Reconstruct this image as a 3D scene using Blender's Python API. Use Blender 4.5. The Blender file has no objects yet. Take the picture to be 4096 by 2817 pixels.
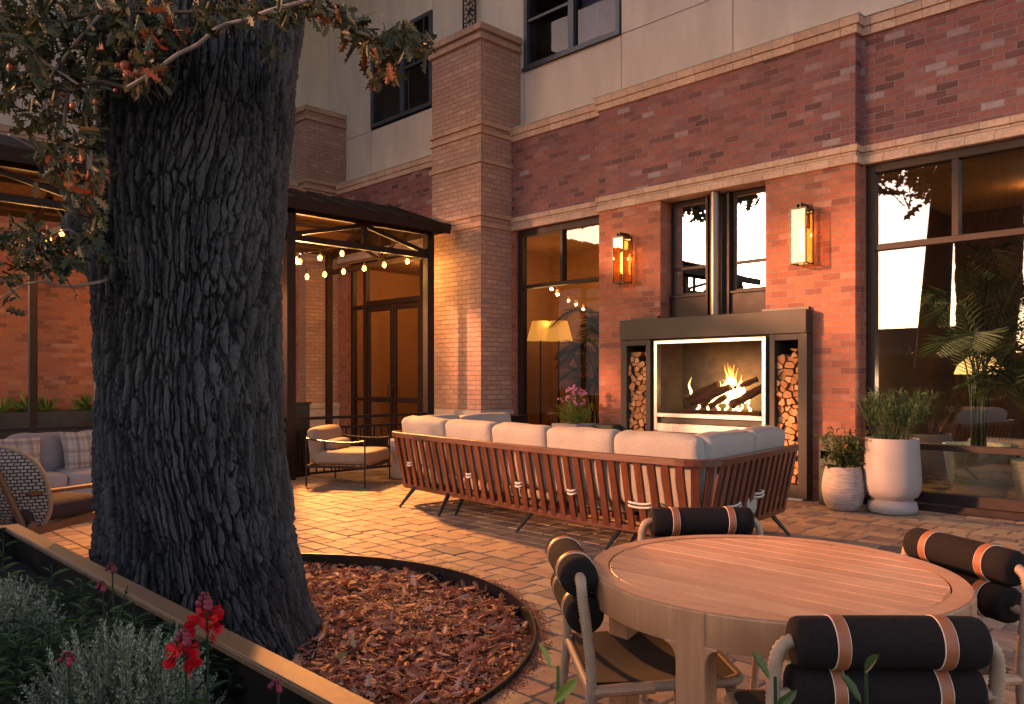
import bpy, bmesh, math, random
from mathutils import Vector, Matrix, noise
R = math.radians
rnd = random.Random(7)
noise.seed_set(5)
sc = bpy.context.scene
col = sc.collection

# ------------------------------------------------------------ camera
ANG = R(44.53); CA = math.cos(ANG); SA = math.sin(ANG)
CAMH = 1.35
cam_d = bpy.data.cameras.new('camera'); cam = bpy.data.objects.new('camera', cam_d); col.objects.link(cam)
cam.location = (0, 0, CAMH)
cam.rotation_euler = (R(90), 0, math.atan2(-(-CA), SA))
cam_d.sensor_width = 36; cam_d.lens = 36*3180/4096
cam_d.shift_y = (1515-1408.5)/4096
cam_d.clip_start = 0.05; cam_d.clip_end = 2000
sc.camera = cam
sc.render.resolution_x = 1024; sc.render.resolution_y = 704

# ------------------------------------------------------------ world, sun, exposure
SUN = Vector((-0.60, -0.80, math.tan(R(12)))).normalized()      # towards the sun
w = bpy.data.worlds.new('World'); sc.world = w; w.use_nodes = True
wn = w.node_tree.nodes; wl = w.node_tree.links
sky = wn.new('ShaderNodeTexSky'); sky.sky_type = 'NISHITA'; sky.sun_disc = False
sky.sun_elevation = R(12); sky.sun_rotation = math.atan2(SUN.x, SUN.y)
sky.air_density = 1.0; sky.dust_density = 1.0; sky.ozone_density = 1.5
tn = wn.new('ShaderNodeMix'); tn.data_type = 'RGBA'; tn.blend_type = 'MULTIPLY'; tn.inputs[0].default_value = 1; tn.inputs[7].default_value = (1.20, .94, .88, 1)
wl.new(sky.outputs[0], tn.inputs[6]); wl.new(tn.outputs[2], wn['Background'].inputs[0]); wn['Background'].inputs[1].default_value = 0.132
sd = bpy.data.lights.new('sun', 'SUN'); so = bpy.data.objects.new('sun', sd); col.objects.link(so)
sd.energy = 2.3; sd.angle = R(3.0); sd.color = (1.0, 0.40, 0.18)
so.rotation_euler = SUN.to_track_quat('Z', 'Y').to_euler()
sc.view_settings.view_transform = 'Standard'; sc.view_settings.look = 'None'
sc.view_settings.exposure = 2.0; sc.view_settings.gamma = 1.0
try: sc.view_settings.use_curve_mapping = False
except Exception: pass

# ------------------------------------------------------------ picture point helpers (4096 wide photo)
def at(x, y, d):
    l = (x-2048)/3180*d
    return Vector((-CA*d+SA*l, SA*d+CA*l, CAMH-(y-1515)/3180*d))
def atD(x, y, d): return at(x*1.76475, y*1.76475, d)

# ------------------------------------------------------------ materials
def nt(name):
    m = bpy.data.materials.new(name); m.use_nodes = True
    return m, m.node_tree.nodes, m.node_tree.links, m.node_tree.nodes['Principled BSDF']
def ramp(n, stops):
    r = n.new('ShaderNodeValToRGB'); e = r.color_ramp.elements
    while len(e) < len(stops): e.new(0.5)
    for i, (p, c) in enumerate(stops):
        e[i].position = p; e[i].color = (c[0], c[1], c[2], 1)
    return r
def mth(n, l, op, a, b=None):
    q = n.new('ShaderNodeMath'); q.operation = op
    for i, v in enumerate((a, b)):
        if v is None: continue
        if isinstance(v, (int, float)): q.inputs[i].default_value = v
        else: l.new(v, q.inputs[i])
    return q.outputs[0]
def mapped(n, l, scale=(1,1,1), rot=(0,0,0)):
    t = n.new('ShaderNodeTexCoord'); mp = n.new('ShaderNodeMapping')
    mp.inputs['Scale'].default_value = scale; mp.inputs['Rotation'].default_value = rot
    l.new(t.outputs['Object'], mp.inputs['Vector']); return mp.outputs[0]
def ntex(n, l, vec, scale, detail=4, rough=0.6):
    t = n.new('ShaderNodeTexNoise'); t.inputs['Scale'].default_value = scale
    t.inputs['Detail'].default_value = detail; t.inputs['Roughness'].default_value = rough
    l.new(vec, t.inputs['Vector']); return t.outputs['Fac']
def bump(n, l, h, strength, dist, p):
    b = n.new('ShaderNodeBump'); b.inputs['Strength'].default_value = strength; b.inputs['Distance'].default_value = dist
    l.new(h, b.inputs['Height']); l.new(b.outputs[0], p.inputs['Normal']); return b
def rgb(c, k=1): return (c[0]*k, c[1]*k, c[2]*k, 1)

def simple(name, c, rough=0.5, metal=0.0, var=0.25, scale=8, bstr=0.0, bdist=0.002, stretch=(1,1,1), spec=None, bscale=None):
    m, n, l, p = nt(name)
    v = mapped(n, l, stretch); f = ntex(n, l, v, scale, 6)
    r = ramp(n, [(0.3, [k*(1-var) for k in c]), (0.7, [min(1, k*(1+var)) for k in c])])
    l.new(f, r.inputs[0]); l.new(r.outputs[0], p.inputs['Base Color'])
    p.inputs['Metallic'].default_value = metal
    rr = mth(n, l, 'MULTIPLY_ADD', f, 0.25); rr.node.inputs[2].default_value = rough-0.12
    l.new(rr, p.inputs['Roughness'])
    if spec is not None: p.inputs['Specular IOR Level'].default_value = spec
    if bstr:
        g = ntex(n, l, v, bscale or scale*6, 5); bump(n, l, g, bstr, bdist, p)
    return m

def brick_mat(name, stops, mortar, bw=0.203, rh=0.0736, msz=0.0052, zoff=0.0, rough=0.75):
    m, n, l, p = nt(name)
    t = n.new('ShaderNodeTexCoord'); s = n.new('ShaderNodeSeparateXYZ'); l.new(t.outputs['Object'], s.inputs[0])
    g = n.new('ShaderNodeNewGeometry'); sn = n.new('ShaderNodeSeparateXYZ'); l.new(g.outputs['True Normal'], sn.inputs[0])
    ax = mth(n, l, 'ABSOLUTE', sn.outputs[0]); gt = mth(n, l, 'GREATER_THAN', ax, 0.5)
    mx = n.new('ShaderNodeMix'); l.new(gt, mx.inputs[0]); l.new(s.outputs[0], mx.inputs[2]); l.new(s.outputs[1], mx.inputs[3])
    zz = mth(n, l, 'ADD', s.outputs[2], zoff+20*rh)
    cb = n.new('ShaderNodeCombineXYZ'); l.new(mx.outputs[0], cb.inputs[0]); l.new(zz, cb.inputs[1])
    # slight waviness of the bond
    wv = ntex(n, l, t.outputs['Object'], 6.0, 2)
    b = n.new('ShaderNodeTexBrick'); l.new(cb.outputs[0], b.inputs['Vector'])
    b.inputs['Scale'].default_value = 1; b.inputs['Brick Width'].default_value = bw; b.inputs['Row Height'].default_value = rh
    b.inputs['Mortar Size'].default_value = msz; b.inputs['Mortar Smooth'].default_value = 0.15; b.inputs['Bias'].default_value = 0.0
    b.inputs['Color1'].default_value = (0,0,0,1); b.inputs['Color2'].default_value = (1,1,1,1); b.inputs['Mortar'].default_value = (.5,.5,.5,1)
    b.offset = 0.5
    rp = ramp(n, stops); l.new(b.outputs['Color'], rp.inputs[0])
    f = ntex(n, l, t.outputs['Object'], 26, 8, 0.7)
    mm = n.new('ShaderNodeMix'); mm.data_type = 'RGBA'; mm.blend_type = 'MULTIPLY'; mm.inputs[0].default_value = 1
    k = ramp(n, [(0.25, (.62,.62,.62)), (0.6, (1,1,1)), (0.8, (1.0,1.0,1.0))]); l.new(f, k.inputs[0])
    l.new(rp.outputs[0], mm.inputs[6]); l.new(k.outputs[0], mm.inputs[7])
    f2 = ntex(n, l, t.outputs['Object'], 1.3, 4)
    k2 = ramp(n, [(0.3, (.78,.76,.78)), (0.65, (1,1,1))]); l.new(f2, k2.inputs[0])
    m3 = n.new('ShaderNodeMix'); m3.data_type = 'RGBA'; m3.blend_type = 'MULTIPLY'; m3.inputs[0].default_value = 1
    l.new(mm.outputs[2], m3.inputs[6]); l.new(k2.outputs[0], m3.inputs[7])
    m2 = n.new('ShaderNodeMix'); m2.data_type = 'RGBA'; l.new(b.outputs['Fac'], m2.inputs[0])
    l.new(m3.outputs[2], m2.inputs[6]); m2.inputs[7].default_value = rgb(mortar)
    l.new(m2.outputs[2], p.inputs['Base Color'])
    inv = mth(n, l, 'SUBTRACT', 1.0, b.outputs['Fac'])
    hh = mth(n, l, 'ADD', inv, mth(n, l, 'MULTIPLY', f, 0.25))
    bump(n, l, hh, 0.9, 0.006, p)
    p.inputs['Roughness'].default_value = rough; p.inputs['Specular IOR Level'].default_value = 0.35
    return m

M = {}
M['red_brick'] = brick_mat('red_brick', [(0, (.24,.085,.06)), (0.2, (.36,.12,.07)), (0.5, (.44,.15,.08)), (0.78, (.39,.135,.08)), (0.93, (.45,.17,.10)), (1, (.46,.22,.16))], (.25,.17,.14))
M['shaded_brick'] = brick_mat('shaded_brick', [(0, (.12,.05,.052)), (0.2, (.23,.085,.08)), (0.5, (.32,.115,.095)), (0.75, (.23,.095,.105)), (0.93, (.33,.15,.14)), (1, (.36,.28,.30))], (.22,.16,.15))  # darker, more purple copy: upper wall shade put into the colour
M['tan_brick'] = brick_mat('tan_brick', [(0, (.42,.25,.19)), (0.5, (.50,.31,.22)), (0.8, (.47,.27,.21)), (1, (.56,.36,.25))], (.22,.15,.12), bw=0.203, rh=0.0736)
M['buff_block'] = brick_mat('buff_block', [(0, (.54,.35,.25)), (0.5, (.62,.42,.31)), (1, (.67,.46,.34))], (.26,.18,.14), bw=0.26, rh=0.30, msz=0.004, zoff=0.14)
M['stucco'] = simple('stucco', (.60,.52,.44), 0.9, var=.13, scale=1.6, stretch=(1.6,1.6,.5), bstr=.5, bdist=.004, bscale=120)
M['stucco_warm'] = simple('stucco_warm', (.60,.50,.42), 0.9, var=.13, scale=1.4, stretch=(1.6,1.6,.5), bstr=.5, bdist=.004, bscale=120)
M['joint'] = simple('joint', (.05,.045,.04), 0.9)
M['bronze'] = simple('bronze', (.026,.014,.012), 0.5, spec=.25, var=.25, scale=12, bstr=.08)
M['canopy_metal'] = simple('canopy_metal', (.024,.013,.010), 0.55, spec=.2, var=.25, scale=9, bstr=.08)
M['blue_frame'] = simple('blue_frame', (.05,.06,.08), 0.35, metal=.2, var=.25)
M['black_metal'] = simple('black_metal', (.028,.024,.022), 0.38, metal=.4, var=.35, scale=5, bstr=.06)
M['surround_metal'] = simple('surround_metal', (.048,.037,.027), 0.5, spec=.3, var=.22, scale=3, bstr=.05)
M['steel'] = simple('steel', (.62,.58,.56), 0.28, metal=.95, var=.10, scale=40, stretch=(1,1,20))
M['flue_steel'] = simple('flue_steel', (.15,.12,.11), 0.34, metal=.9, var=.12, scale=30)
M['concrete'] = simple('concrete', (.50,.45,.40), 0.8, var=.14, scale=9, bstr=.3)
M['stone_base'] = simple('stone_base', (.44,.37,.32), 0.85, var=.12, scale=7, bstr=.4)
M['dark_inside'] = simple('dark_inside', (.035,.028,.024), 0.8)
M['bin_green'] = simple('bin_green', (.045,.055,.035), 0.45, metal=.3)
M['soil'] = simple('soil', (.012,.007,.005), 0.95, var=.5, scale=30, bstr=1, bdist=.02)
M['ground'] = simple('ground', (.10,.085,.07), 0.95, var=.3, scale=3, bstr=.4)
M['sand'] = simple('sand', (.27,.16,.09), 0.95, var=.45, scale=60, bstr=.8, bdist=.01)
M['mulch'] = simple('mulch', (.085,.032,.018), 0.95, var=.6, scale=45, bstr=1, bdist=.02)
M['cushion'] = None
def fabric(name, c, scale=900, var=.25, bs=.5, wscale=4):
    m, n, l, p = nt(name)
    v = mapped(n, l); a = ntex(n, l, v, 140, 3, .8)
    vx = mapped(n, l, (1, 1, 3.5)); a2 = ntex(n, l, vx, 160, 2, .7)
    s = mth(n, l, 'ADD', a, a2); s = mth(n, l, 'MULTIPLY', s, .5)
    r = ramp(n, [(0.36, [k*(1-var*1.6) for k in c]), (0.52, c), (0.66, [min(1, k*(1+var)) for k in c])])
    l.new(s, r.inputs[0]); l.new(r.outputs[0], p.inputs['Base Color']); p.inputs['Roughness'].default_value = .95
    p.inputs['Specular IOR Level'].default_value = .15
    lo = ntex(n, l, v, wscale, 3)
    h = mth(n, l, 'ADD', mth(n, l, 'MULTIPLY', s, .12), lo)
    bump(n, l, h, bs, .03, p)
    return m
M['cushion'] = fabric('cushion', (.33,.30,.27))
M['lounge_fabric'] = fabric('lounge_fabric', (.27,.215,.16), var=.2)
M['linen'] = fabric('linen', (.36,.31,.30), var=.15, wscale=7)
M['linen_dark'] = fabric('linen_dark', (.27,.22,.22), var=.15, wscale=7)
M['tie_cord'] = fabric('tie_cord', (.55,.52,.47))
M['black_fabric'] = fabric('black_fabric', (.014,.010,.009), var=.3, bs=.2)
M['dark_plaid'] = fabric('dark_plaid', (.055,.04,.038), var=.3, bs=.2)
M['leather'] = simple('leather', (.27,.085,.03), 0.5, var=.15, scale=60, bstr=.15)
M['stitch'] = simple('stitch', (.62,.50,.40), 0.8)
M['cord'] = simple('cord', (.33,.215,.135), 0.6, var=.18, scale=30, bstr=.1)
def wood(name, c1, c2, axis=0, scale=3.0, rough=.45):
    m, n, l, p = nt(name)
    sc_ = [14, 14, 14]; sc_[axis] = 1.0
    v = mapped(n, l, sc_); a = ntex(n, l, v, scale, 8, .62)
    vb = mapped(n, l, [k*5 for k in sc_]); b = ntex(n, l, vb, scale*1.5, 4, .6)
    v2 = mapped(n, l); f2 = ntex(n, l, v2, 2.3, 3)
    s = mth(n, l, 'ADD', mth(n, l, 'MULTIPLY', a, .7), mth(n, l, 'MULTIPLY', b, .3))
    at_ = n.new('ShaderNodeAttribute'); at_.attribute_name = 'tint'
    s = mth(n, l, 'ADD', s, mth(n, l, 'MULTIPLY', mth(n, l, 'SUBTRACT', at_.outputs['Fac'], .5), .22))
    r = ramp(n, [(0.30, c1), (0.55, [(x+y)/2 for x, y in zip(c1, c2)]), (0.72, c2)])
    l.new(s, r.inputs[0]); wk = ramp(n, [(.33, (.72,.70,.68)), (.55, (1,1,1))]); l.new(f2, wk.inputs[0]); wm = n.new('ShaderNodeMix'); wm.data_type = 'RGBA'; wm.blend_type = 'MULTIPLY'; wm.inputs[0].default_value = .8; l.new(r.outputs[0], wm.inputs[6]); l.new(wk.outputs[0], wm.inputs[7]); l.new(wm.outputs[2], p.inputs['Base Color']); p.inputs['Roughness'].default_value = rough
    bump(n, l, s, .25, .004, p)
    return m
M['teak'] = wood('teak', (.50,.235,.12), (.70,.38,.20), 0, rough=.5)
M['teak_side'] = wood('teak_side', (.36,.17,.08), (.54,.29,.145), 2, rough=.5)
M['mahogany'] = wood('mahogany', (.045,.012,.006), (.14,.042,.019), 2, rough=.35)
M['mahogany_rail'] = wood('mahogany_rail', (.055,.015,.008), (.16,.05,.022), 0, rough=.33)
M['chair_wood'] = wood('chair_wood', (.13,.055,.025), (.26,.12,.055), 1, rough=.45)
M['cap_metal'] = simple('cap_metal', (.19,.115,.06), 0.55, metal=.35, var=.2, scale=50, bstr=.12)

def glass_mat(name, refl, tint, rough=0.0, ior=1.5, gcol=(.95,.95,1,1)):
    m, n, l, p = nt(name); n.remove(p)
    out = n['Material Output']; tr = n.new('ShaderNodeBsdfTransparent'); tr.inputs[0].default_value = rgb(tint)
    g = n.new('ShaderNodeBsdfGlossy'); g.inputs['Roughness'].default_value = rough; g.inputs[0].default_value = gcol
    fr = n.new('ShaderNodeFresnel'); fr.inputs[0].default_value = ior
    f = mth(n, l, 'ADD', fr.outputs[0], refl); f.node.use_clamp = True
    gg = n.new('ShaderNodeNewGeometry'); f = mth(n, l, 'MULTIPLY', f, mth(n, l, 'SUBTRACT', 1.0, gg.outputs['Backfacing']))
    mx = n.new('ShaderNodeMixShader'); l.new(f, mx.inputs[0]); l.new(tr.outputs[0], mx.inputs[1]); l.new(g.outputs[0], mx.inputs[2])
    l.new(mx.outputs[0], out.inputs[0]); return m
M['glass'] = glass_mat('glass', .17, (.76,.72,.68))
M['glass_low'] = glass_mat('glass_low', .03, (.80,.76,.7))
M['glass_up'] = glass_mat('glass_up', .0, (.8,.78,.8), ior=1.3)
M['glass_mirror'] = glass_mat('glass_mirror', .75, (.6,.58,.55))
M['glass_fire'] = glass_mat('glass_fire', -.02, (.94,.92,.9), ior=1.2)
def emit(name, c, s):
    m, n, l, p = nt(name); p.inputs['Base Color'].default_value = rgb(c)
    p.inputs['Emission Color'].default_value = rgb(c); p.inputs['Emission Strength'].default_value = s
    return m
M['bulb'] = emit('bulb', (1,.50,.13), 1.1)
M['filament'] = emit('filament', (1,.55,.17), 2.2)
M['shade_lit'] = emit('shade_lit', (1,.50,.10), .22)
M['globe_lit'] = emit('globe_lit', (1,.62,.20), .8)
M['downlight'] = emit('downlight', (1,.75,.4), 1.5)
M['flood_lens'] = emit('flood_lens', (1,.5,.12), 3)

def bark():
    m, n, l, p = nt('bark')
    v = mapped(n, l, (1, 1, .35)); a = ntex(n, l, v, 34, 9, .72)
    v2 = mapped(n, l); b = ntex(n, l, v2, 60, 7, .7); c = ntex(n, l, v2, 1.6, 3)
    at_ = n.new('ShaderNodeAttribute'); at_.attribute_name = 'tint'
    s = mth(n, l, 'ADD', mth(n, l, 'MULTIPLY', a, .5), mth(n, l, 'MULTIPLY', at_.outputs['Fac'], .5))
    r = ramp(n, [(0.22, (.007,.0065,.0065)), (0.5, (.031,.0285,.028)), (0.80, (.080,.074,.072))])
    l.new(s, r.inputs[0])
    pk = ramp(n, [(.62, (1,1,1)), (.75, (1.25,.95,.8))]); l.new(c, pk.inputs[0])
    mm = n.new('ShaderNodeMix'); mm.data_type = 'RGBA'; mm.blend_type = 'MULTIPLY'; mm.inputs[0].default_value = .8
    l.new(r.outputs[0], mm.inputs[6]); l.new(pk.outputs[0], mm.inputs[7])
    l.new(mm.outputs[2], p.inputs['Base Color']); p.inputs['Roughness'].default_value = .85; p.inputs['Specular IOR Level'].default_value = .3
    h = mth(n, l, 'ADD', a, mth(n, l, 'MULTIPLY', b, .5)); bump(n, l, h, 1.0, .012, p)
    return m
M['bark'] = bark()
M['twig'] = simple('twig', (.20,.145,.11), 0.8, var=.35, scale=20, bstr=.3)
M['twig_dark'] = simple('twig_dark', (.05,.035,.028), 0.85, var=.35, scale=20, bstr=.3)
def leafmat(name, stops, rough=.55, trans=.25):
    m, n, l, p = nt(name)
    at_ = n.new('ShaderNodeAttribute'); at_.attribute_name = 'tint'
    v = mapped(n, l); f = ntex(n, l, v, 40, 4)
    s = mth(n, l, 'ADD', at_.outputs['Fac'], mth(n, l, 'MULTIPLY', mth(n, l, 'SUBTRACT', f, .5), .2))
    r = ramp(n, stops); l.new(s, r.inputs[0]); l.new(r.outputs[0], p.inputs['Base Color'])
    p.inputs['Roughness'].default_value = rough; p.inputs['Specular IOR Level'].default_value = .3
    td = n.new('ShaderNodeBsdfTranslucent'); l.new(r.outputs[0], td.inputs[0])
    mx = n.new('ShaderNodeMixShader'); mx.inputs[0].default_value = trans
    l.new(p.outputs[0], mx.inputs[1]); l.new(td.outputs[0], mx.inputs[2]); l.new(mx.outputs[0], n['Material Output'].inputs[0])
    return m
M['oak_leaf'] = leafmat('oak_leaf', [(0, (.022,.030,.014)), (.35, (.055,.062,.032)), (.6, (.090,.085,.045)), (.78, (.15,.085,.035)), (.9, (.26,.07,.022)), (1, (.20,.04,.018))])
M['litter'] = leafmat('litter', [(0, (.15,.045,.022)), (.3, (.33,.11,.055)), (.7, (.50,.22,.13)), (.93, (.64,.38,.27)), (1, (.20,.20,.07))], .7, .1)
M['silver_leaf'] = leafmat('silver_leaf', [(0, (.08,.10,.06)), (.6, (.18,.20,.125)), (1, (.32,.34,.235))], .7, .1)
M['green_leaf'] = leafmat('green_leaf', [(0, (.018,.040,.016)), (.6, (.045,.085,.030)), (1, (.10,.15,.05))])
M['bright_leaf'] = leafmat('bright_leaf', [(0, (.07,.12,.02)), (.6, (.15,.21,.04)), (1, (.26,.28,.06))])
M['nandina'] = leafmat('nandina', [(0, (.03,.055,.015)), (.6, (.08,.11,.03)), (.85, (.16,.11,.04)), (1, (.35,.08,.04))])
M['palm'] = leafmat('palm', [(0, (.02,.04,.012)), (.6, (.05,.085,.025)), (1, (.10,.13,.04))])
M['red_petal'] = leafmat('red_petal', [(0, (.35,.004,.010)), (1, (.62,.010,.018))], .5, .3)
M['bud'] = leafmat('bud', [(0, (.10,.012,.02)), (1, (.24,.025,.045))], .5, .1)
M['pink_petal'] = leafmat('pink_petal', [(0, (.55,.16,.42)), (1, (.75,.36,.62))], .5, .3)
M['gall'] = simple('gall', (.26,.05,.018), 0.5, var=.35, scale=18)
M['white_pot'] = simple('white_pot', (.27,.24,.23), 0.6, var=.07, scale=5, bstr=.1)
M['green_pot'] = simple('green_pot', (.34,.42,.32), 0.5, var=.15, scale=10, stretch=(1,1,6))
def ribbed():
    m, n, l, p = nt('ribbed_pot')
    v = mapped(n, l, (1, 1, 22)); a = ntex(n, l, v, 9, 6, .7)
    r = ramp(n, [(.35, (.13,.10,.08)), (.5, (.29,.25,.23)), (.7, (.40,.36,.34))]); l.new(a, r.inputs[0])
    l.new(r.outputs[0], p.inputs['Base Color']); p.inputs['Roughness'].default_value = .8; bump(n, l, a, .8, .006, p); return m
M['ribbed_pot'] = ribbed()
def marble():
    m, n, l, p = nt('marble')
    v = mapped(n, l); wv = n.new('ShaderNodeTexWave'); wv.inputs['Scale'].default_value = 3; wv.inputs['Distortion'].default_value = 12; wv.inputs['Detail'].default_value = 4
    l.new(v, wv.inputs['Vector']); r = ramp(n, [(0, (.22,.10,.075)), (.9, (.30,.15,.11)), (1, (.5,.36,.3))]); l.new(wv.outputs['Fac'], r.inputs[0])
    l.new(r.outputs[0], p.inputs['Base Color']); p.inputs['Roughness'].default_value = .3; return m
M['marble'] = marble()
def paver():
    m, n, l, p = nt('paver')
    at_ = n.new('ShaderNodeAttribute'); at_.attribute_name = 'tint'
    r = ramp(n, [(0, (.17,.12,.095)), (.25, (.26,.175,.12)), (.5, (.33,.225,.145)), (.75, (.38,.27,.16)), (1, (.30,.175,.125))]); l.new(at_.outputs['Fac'], r.inputs[0])
    v = mapped(n, l); a = ntex(n, l, v, 9, 6, .65); b = ntex(n, l, v, 120, 5, .7)
    k = ramp(n, [(.3, (.66,.64,.64)), (.62, (1,1,1))]); l.new(a, k.inputs[0])
    mm = n.new('ShaderNodeMix'); mm.data_type = 'RGBA'; mm.blend_type = 'MULTIPLY'; mm.inputs[0].default_value = 1
    l.new(r.outputs[0], mm.inputs[6]); l.new(k.outputs[0], mm.inputs[7]); l.new(mm.outputs[2], p.inputs['Base Color'])
    p.inputs['Roughness'].default_value = .72; p.inputs['Specular IOR Level'].default_value = .4
    h = mth(n, l, 'ADD', mth(n, l, 'MULTIPLY', b, .25), a); bump(n, l, h, .55, .012, p); return m
M['paver'] = paver()
def plaid():
    m, n, l, p = nt('plaid')
    t = n.new('ShaderNodeTexCoord'); s = n.new('ShaderNodeSeparateXYZ'); l.new(t.outputs['Object'], s.inputs[0])
    def stripes(o, fq, th):
        a = mth(n, l, 'FRACT', mth(n, l, 'MULTIPLY', o, fq)); return mth(n, l, 'LESS_THAN', a, th)
    q = mth(n, l, 'ADD', stripes(s.outputs[1], 9, .3), stripes(s.outputs[1], 21, .15))
    q = mth(n, l, 'ADD', q, stripes(s.outputs[2], 8, .25)); q = mth(n, l, 'ADD', q, stripes(s.outputs[2], 26, .12))
    r = ramp(n, [(0, (.44,.36,.30)), (.3, (.34,.24,.19)), (.6, (.25,.18,.16)), (1, (.20,.13,.12))]); l.new(mth(n, l, 'MULTIPLY', q, .3), r.inputs[0])
    l.new(r.outputs[0], p.inputs['Base Color']); p.inputs['Roughness'].default_value = .95
    f = ntex(n, l, t.outputs['Object'], 7, 3); bump(n, l, f, .5, .02, p); return m
M['plaid'] = plaid()
def woven():
    m, n, l, p = nt('woven')
    t = n.new('ShaderNodeTexCoord'); s = n.new('ShaderNodeSeparateXYZ'); l.new(t.outputs['UV'], s.inputs[0])
    cb = n.new('ShaderNodeCombineXYZ'); l.new(s.outputs[0], cb.inputs[0]); l.new(s.outputs[1], cb.inputs[1])
    b = n.new('ShaderNodeTexBrick'); l.new(cb.outputs[0], b.inputs['Vector']); b.inputs['Scale'].default_value = 1
    b.inputs['Brick Width'].default_value = .034; b.inputs['Row Height'].default_value = .024; b.inputs['Mortar Size'].default_value = .004; b.inputs['Mortar Smooth'].default_value = .6
    b.inputs['Color1'].default_value = (.30,.24,.20,1); b.inputs['Color2'].default_value = (.42,.35,.30,1); b.inputs['Mortar'].default_value = (.02,.015,.012,1)
    l.new(b.outputs['Color'], p.inputs['Base Color']); p.inputs['Roughness'].default_value = .8
    bump(n, l, mth(n, l, 'SUBTRACT', 1.0, b.outputs['Fac']), 1, .012, p); return m
M['woven'] = woven()
def firelog_mat():
    m, n, l, p = nt('firewood')
    at_ = n.new('ShaderNodeAttribute'); at_.attribute_name = 'tint'
    v = mapped(n, l); a = ntex(n, l, v, 35, 5)
    s = mth(n, l, 'ADD', at_.outputs['Fac'], mth(n, l, 'MULTIPLY', mth(n, l, 'SUBTRACT', a, .5), .3))
    r = ramp(n, [(0, (.05,.022,.012)), (.22, (.12,.05,.025)), (.3, (.36,.15,.05)), (.7, (.50,.24,.085)), (1, (.60,.34,.16))]); l.new(s, r.inputs[0])
    l.new(r.outputs[0], p.inputs['Base Color']); p.inputs['Roughness'].default_value = .8; bump(n, l, a, .5, .006, p); return m
M['firewood'] = firelog_mat()
M['char_log'] = simple('char_log', (.06,.028,.016), .85, var=.6, scale=20, bstr=1, bdist=.02, stretch=(.3,1,1))
def flame():
    m, n, l, p = nt('flame'); n.remove(p)
    t = n.new('ShaderNodeTexCoord'); s = n.new('ShaderNodeSeparateXYZ'); l.new(t.outputs['Object'], s.inputs[0])
    zz = mth(n, l, 'MULTIPLY', mth(n, l, 'SUBTRACT', s.outputs[2], 1.02), 2.6)
    r = ramp(n, [(0, (1,.55,.16)), (.4, (1,.62,.22)), (.75, (1,.42,.08)), (1, (1,.20,.02))]); l.new(zz, r.inputs[0])
    e = n.new('ShaderNodeEmission'); l.new(r.outputs[0], e.inputs[0]); e.inputs[1].default_value = 6
    tr = n.new('ShaderNodeBsdfTransparent'); lw = n.new('ShaderNodeLayerWeight'); lw.inputs[0].default_value = .45
    f = mth(n, l, 'ADD', lw.outputs['Facing'], mth(n, l, 'MULTIPLY', zz, .35)); f.node.use_clamp = True
    mx = n.new('ShaderNodeMixShader'); l.new(f, mx.inputs[0]); l.new(e.outputs[0], mx.inputs[1]); l.new(tr.outputs[0], mx.inputs[2])
    l.new(mx.outputs[0], n['Material Output'].inputs[0]); return m
M['flame'] = flame()
M['room_wall'] = simple('room_wall', (.28,.15,.06), .9, var=.1)
M['room_floor'] = simple('room_floor', (.16,.09,.045), .5, var=.3, scale=2)
def checker():
    m, n, l, p = nt('checker_floor'); v = mapped(n, l, rot=(0, 0, .78)); c = n.new('ShaderNodeTexChecker'); c.inputs['Scale'].default_value = 3
    c.inputs[1].default_value = (.42,.28,.12,1); c.inputs[2].default_value = (.10,.05,.03,1); l.new(v, c.inputs[0]); l.new(c.outputs[0], p.inputs['Base Color']); p.inputs['Roughness'].default_value = .35; return m
M['checker'] = checker()
M['curtain'] = simple('curtain', (.10,.10,.17), .9, var=.35, scale=5, stretch=(3,3,.6), bstr=.8, bdist=.05, bscale=4)
M['blind'] = simple('blind', (.05,.055,.06), .8, var=.1)

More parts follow.
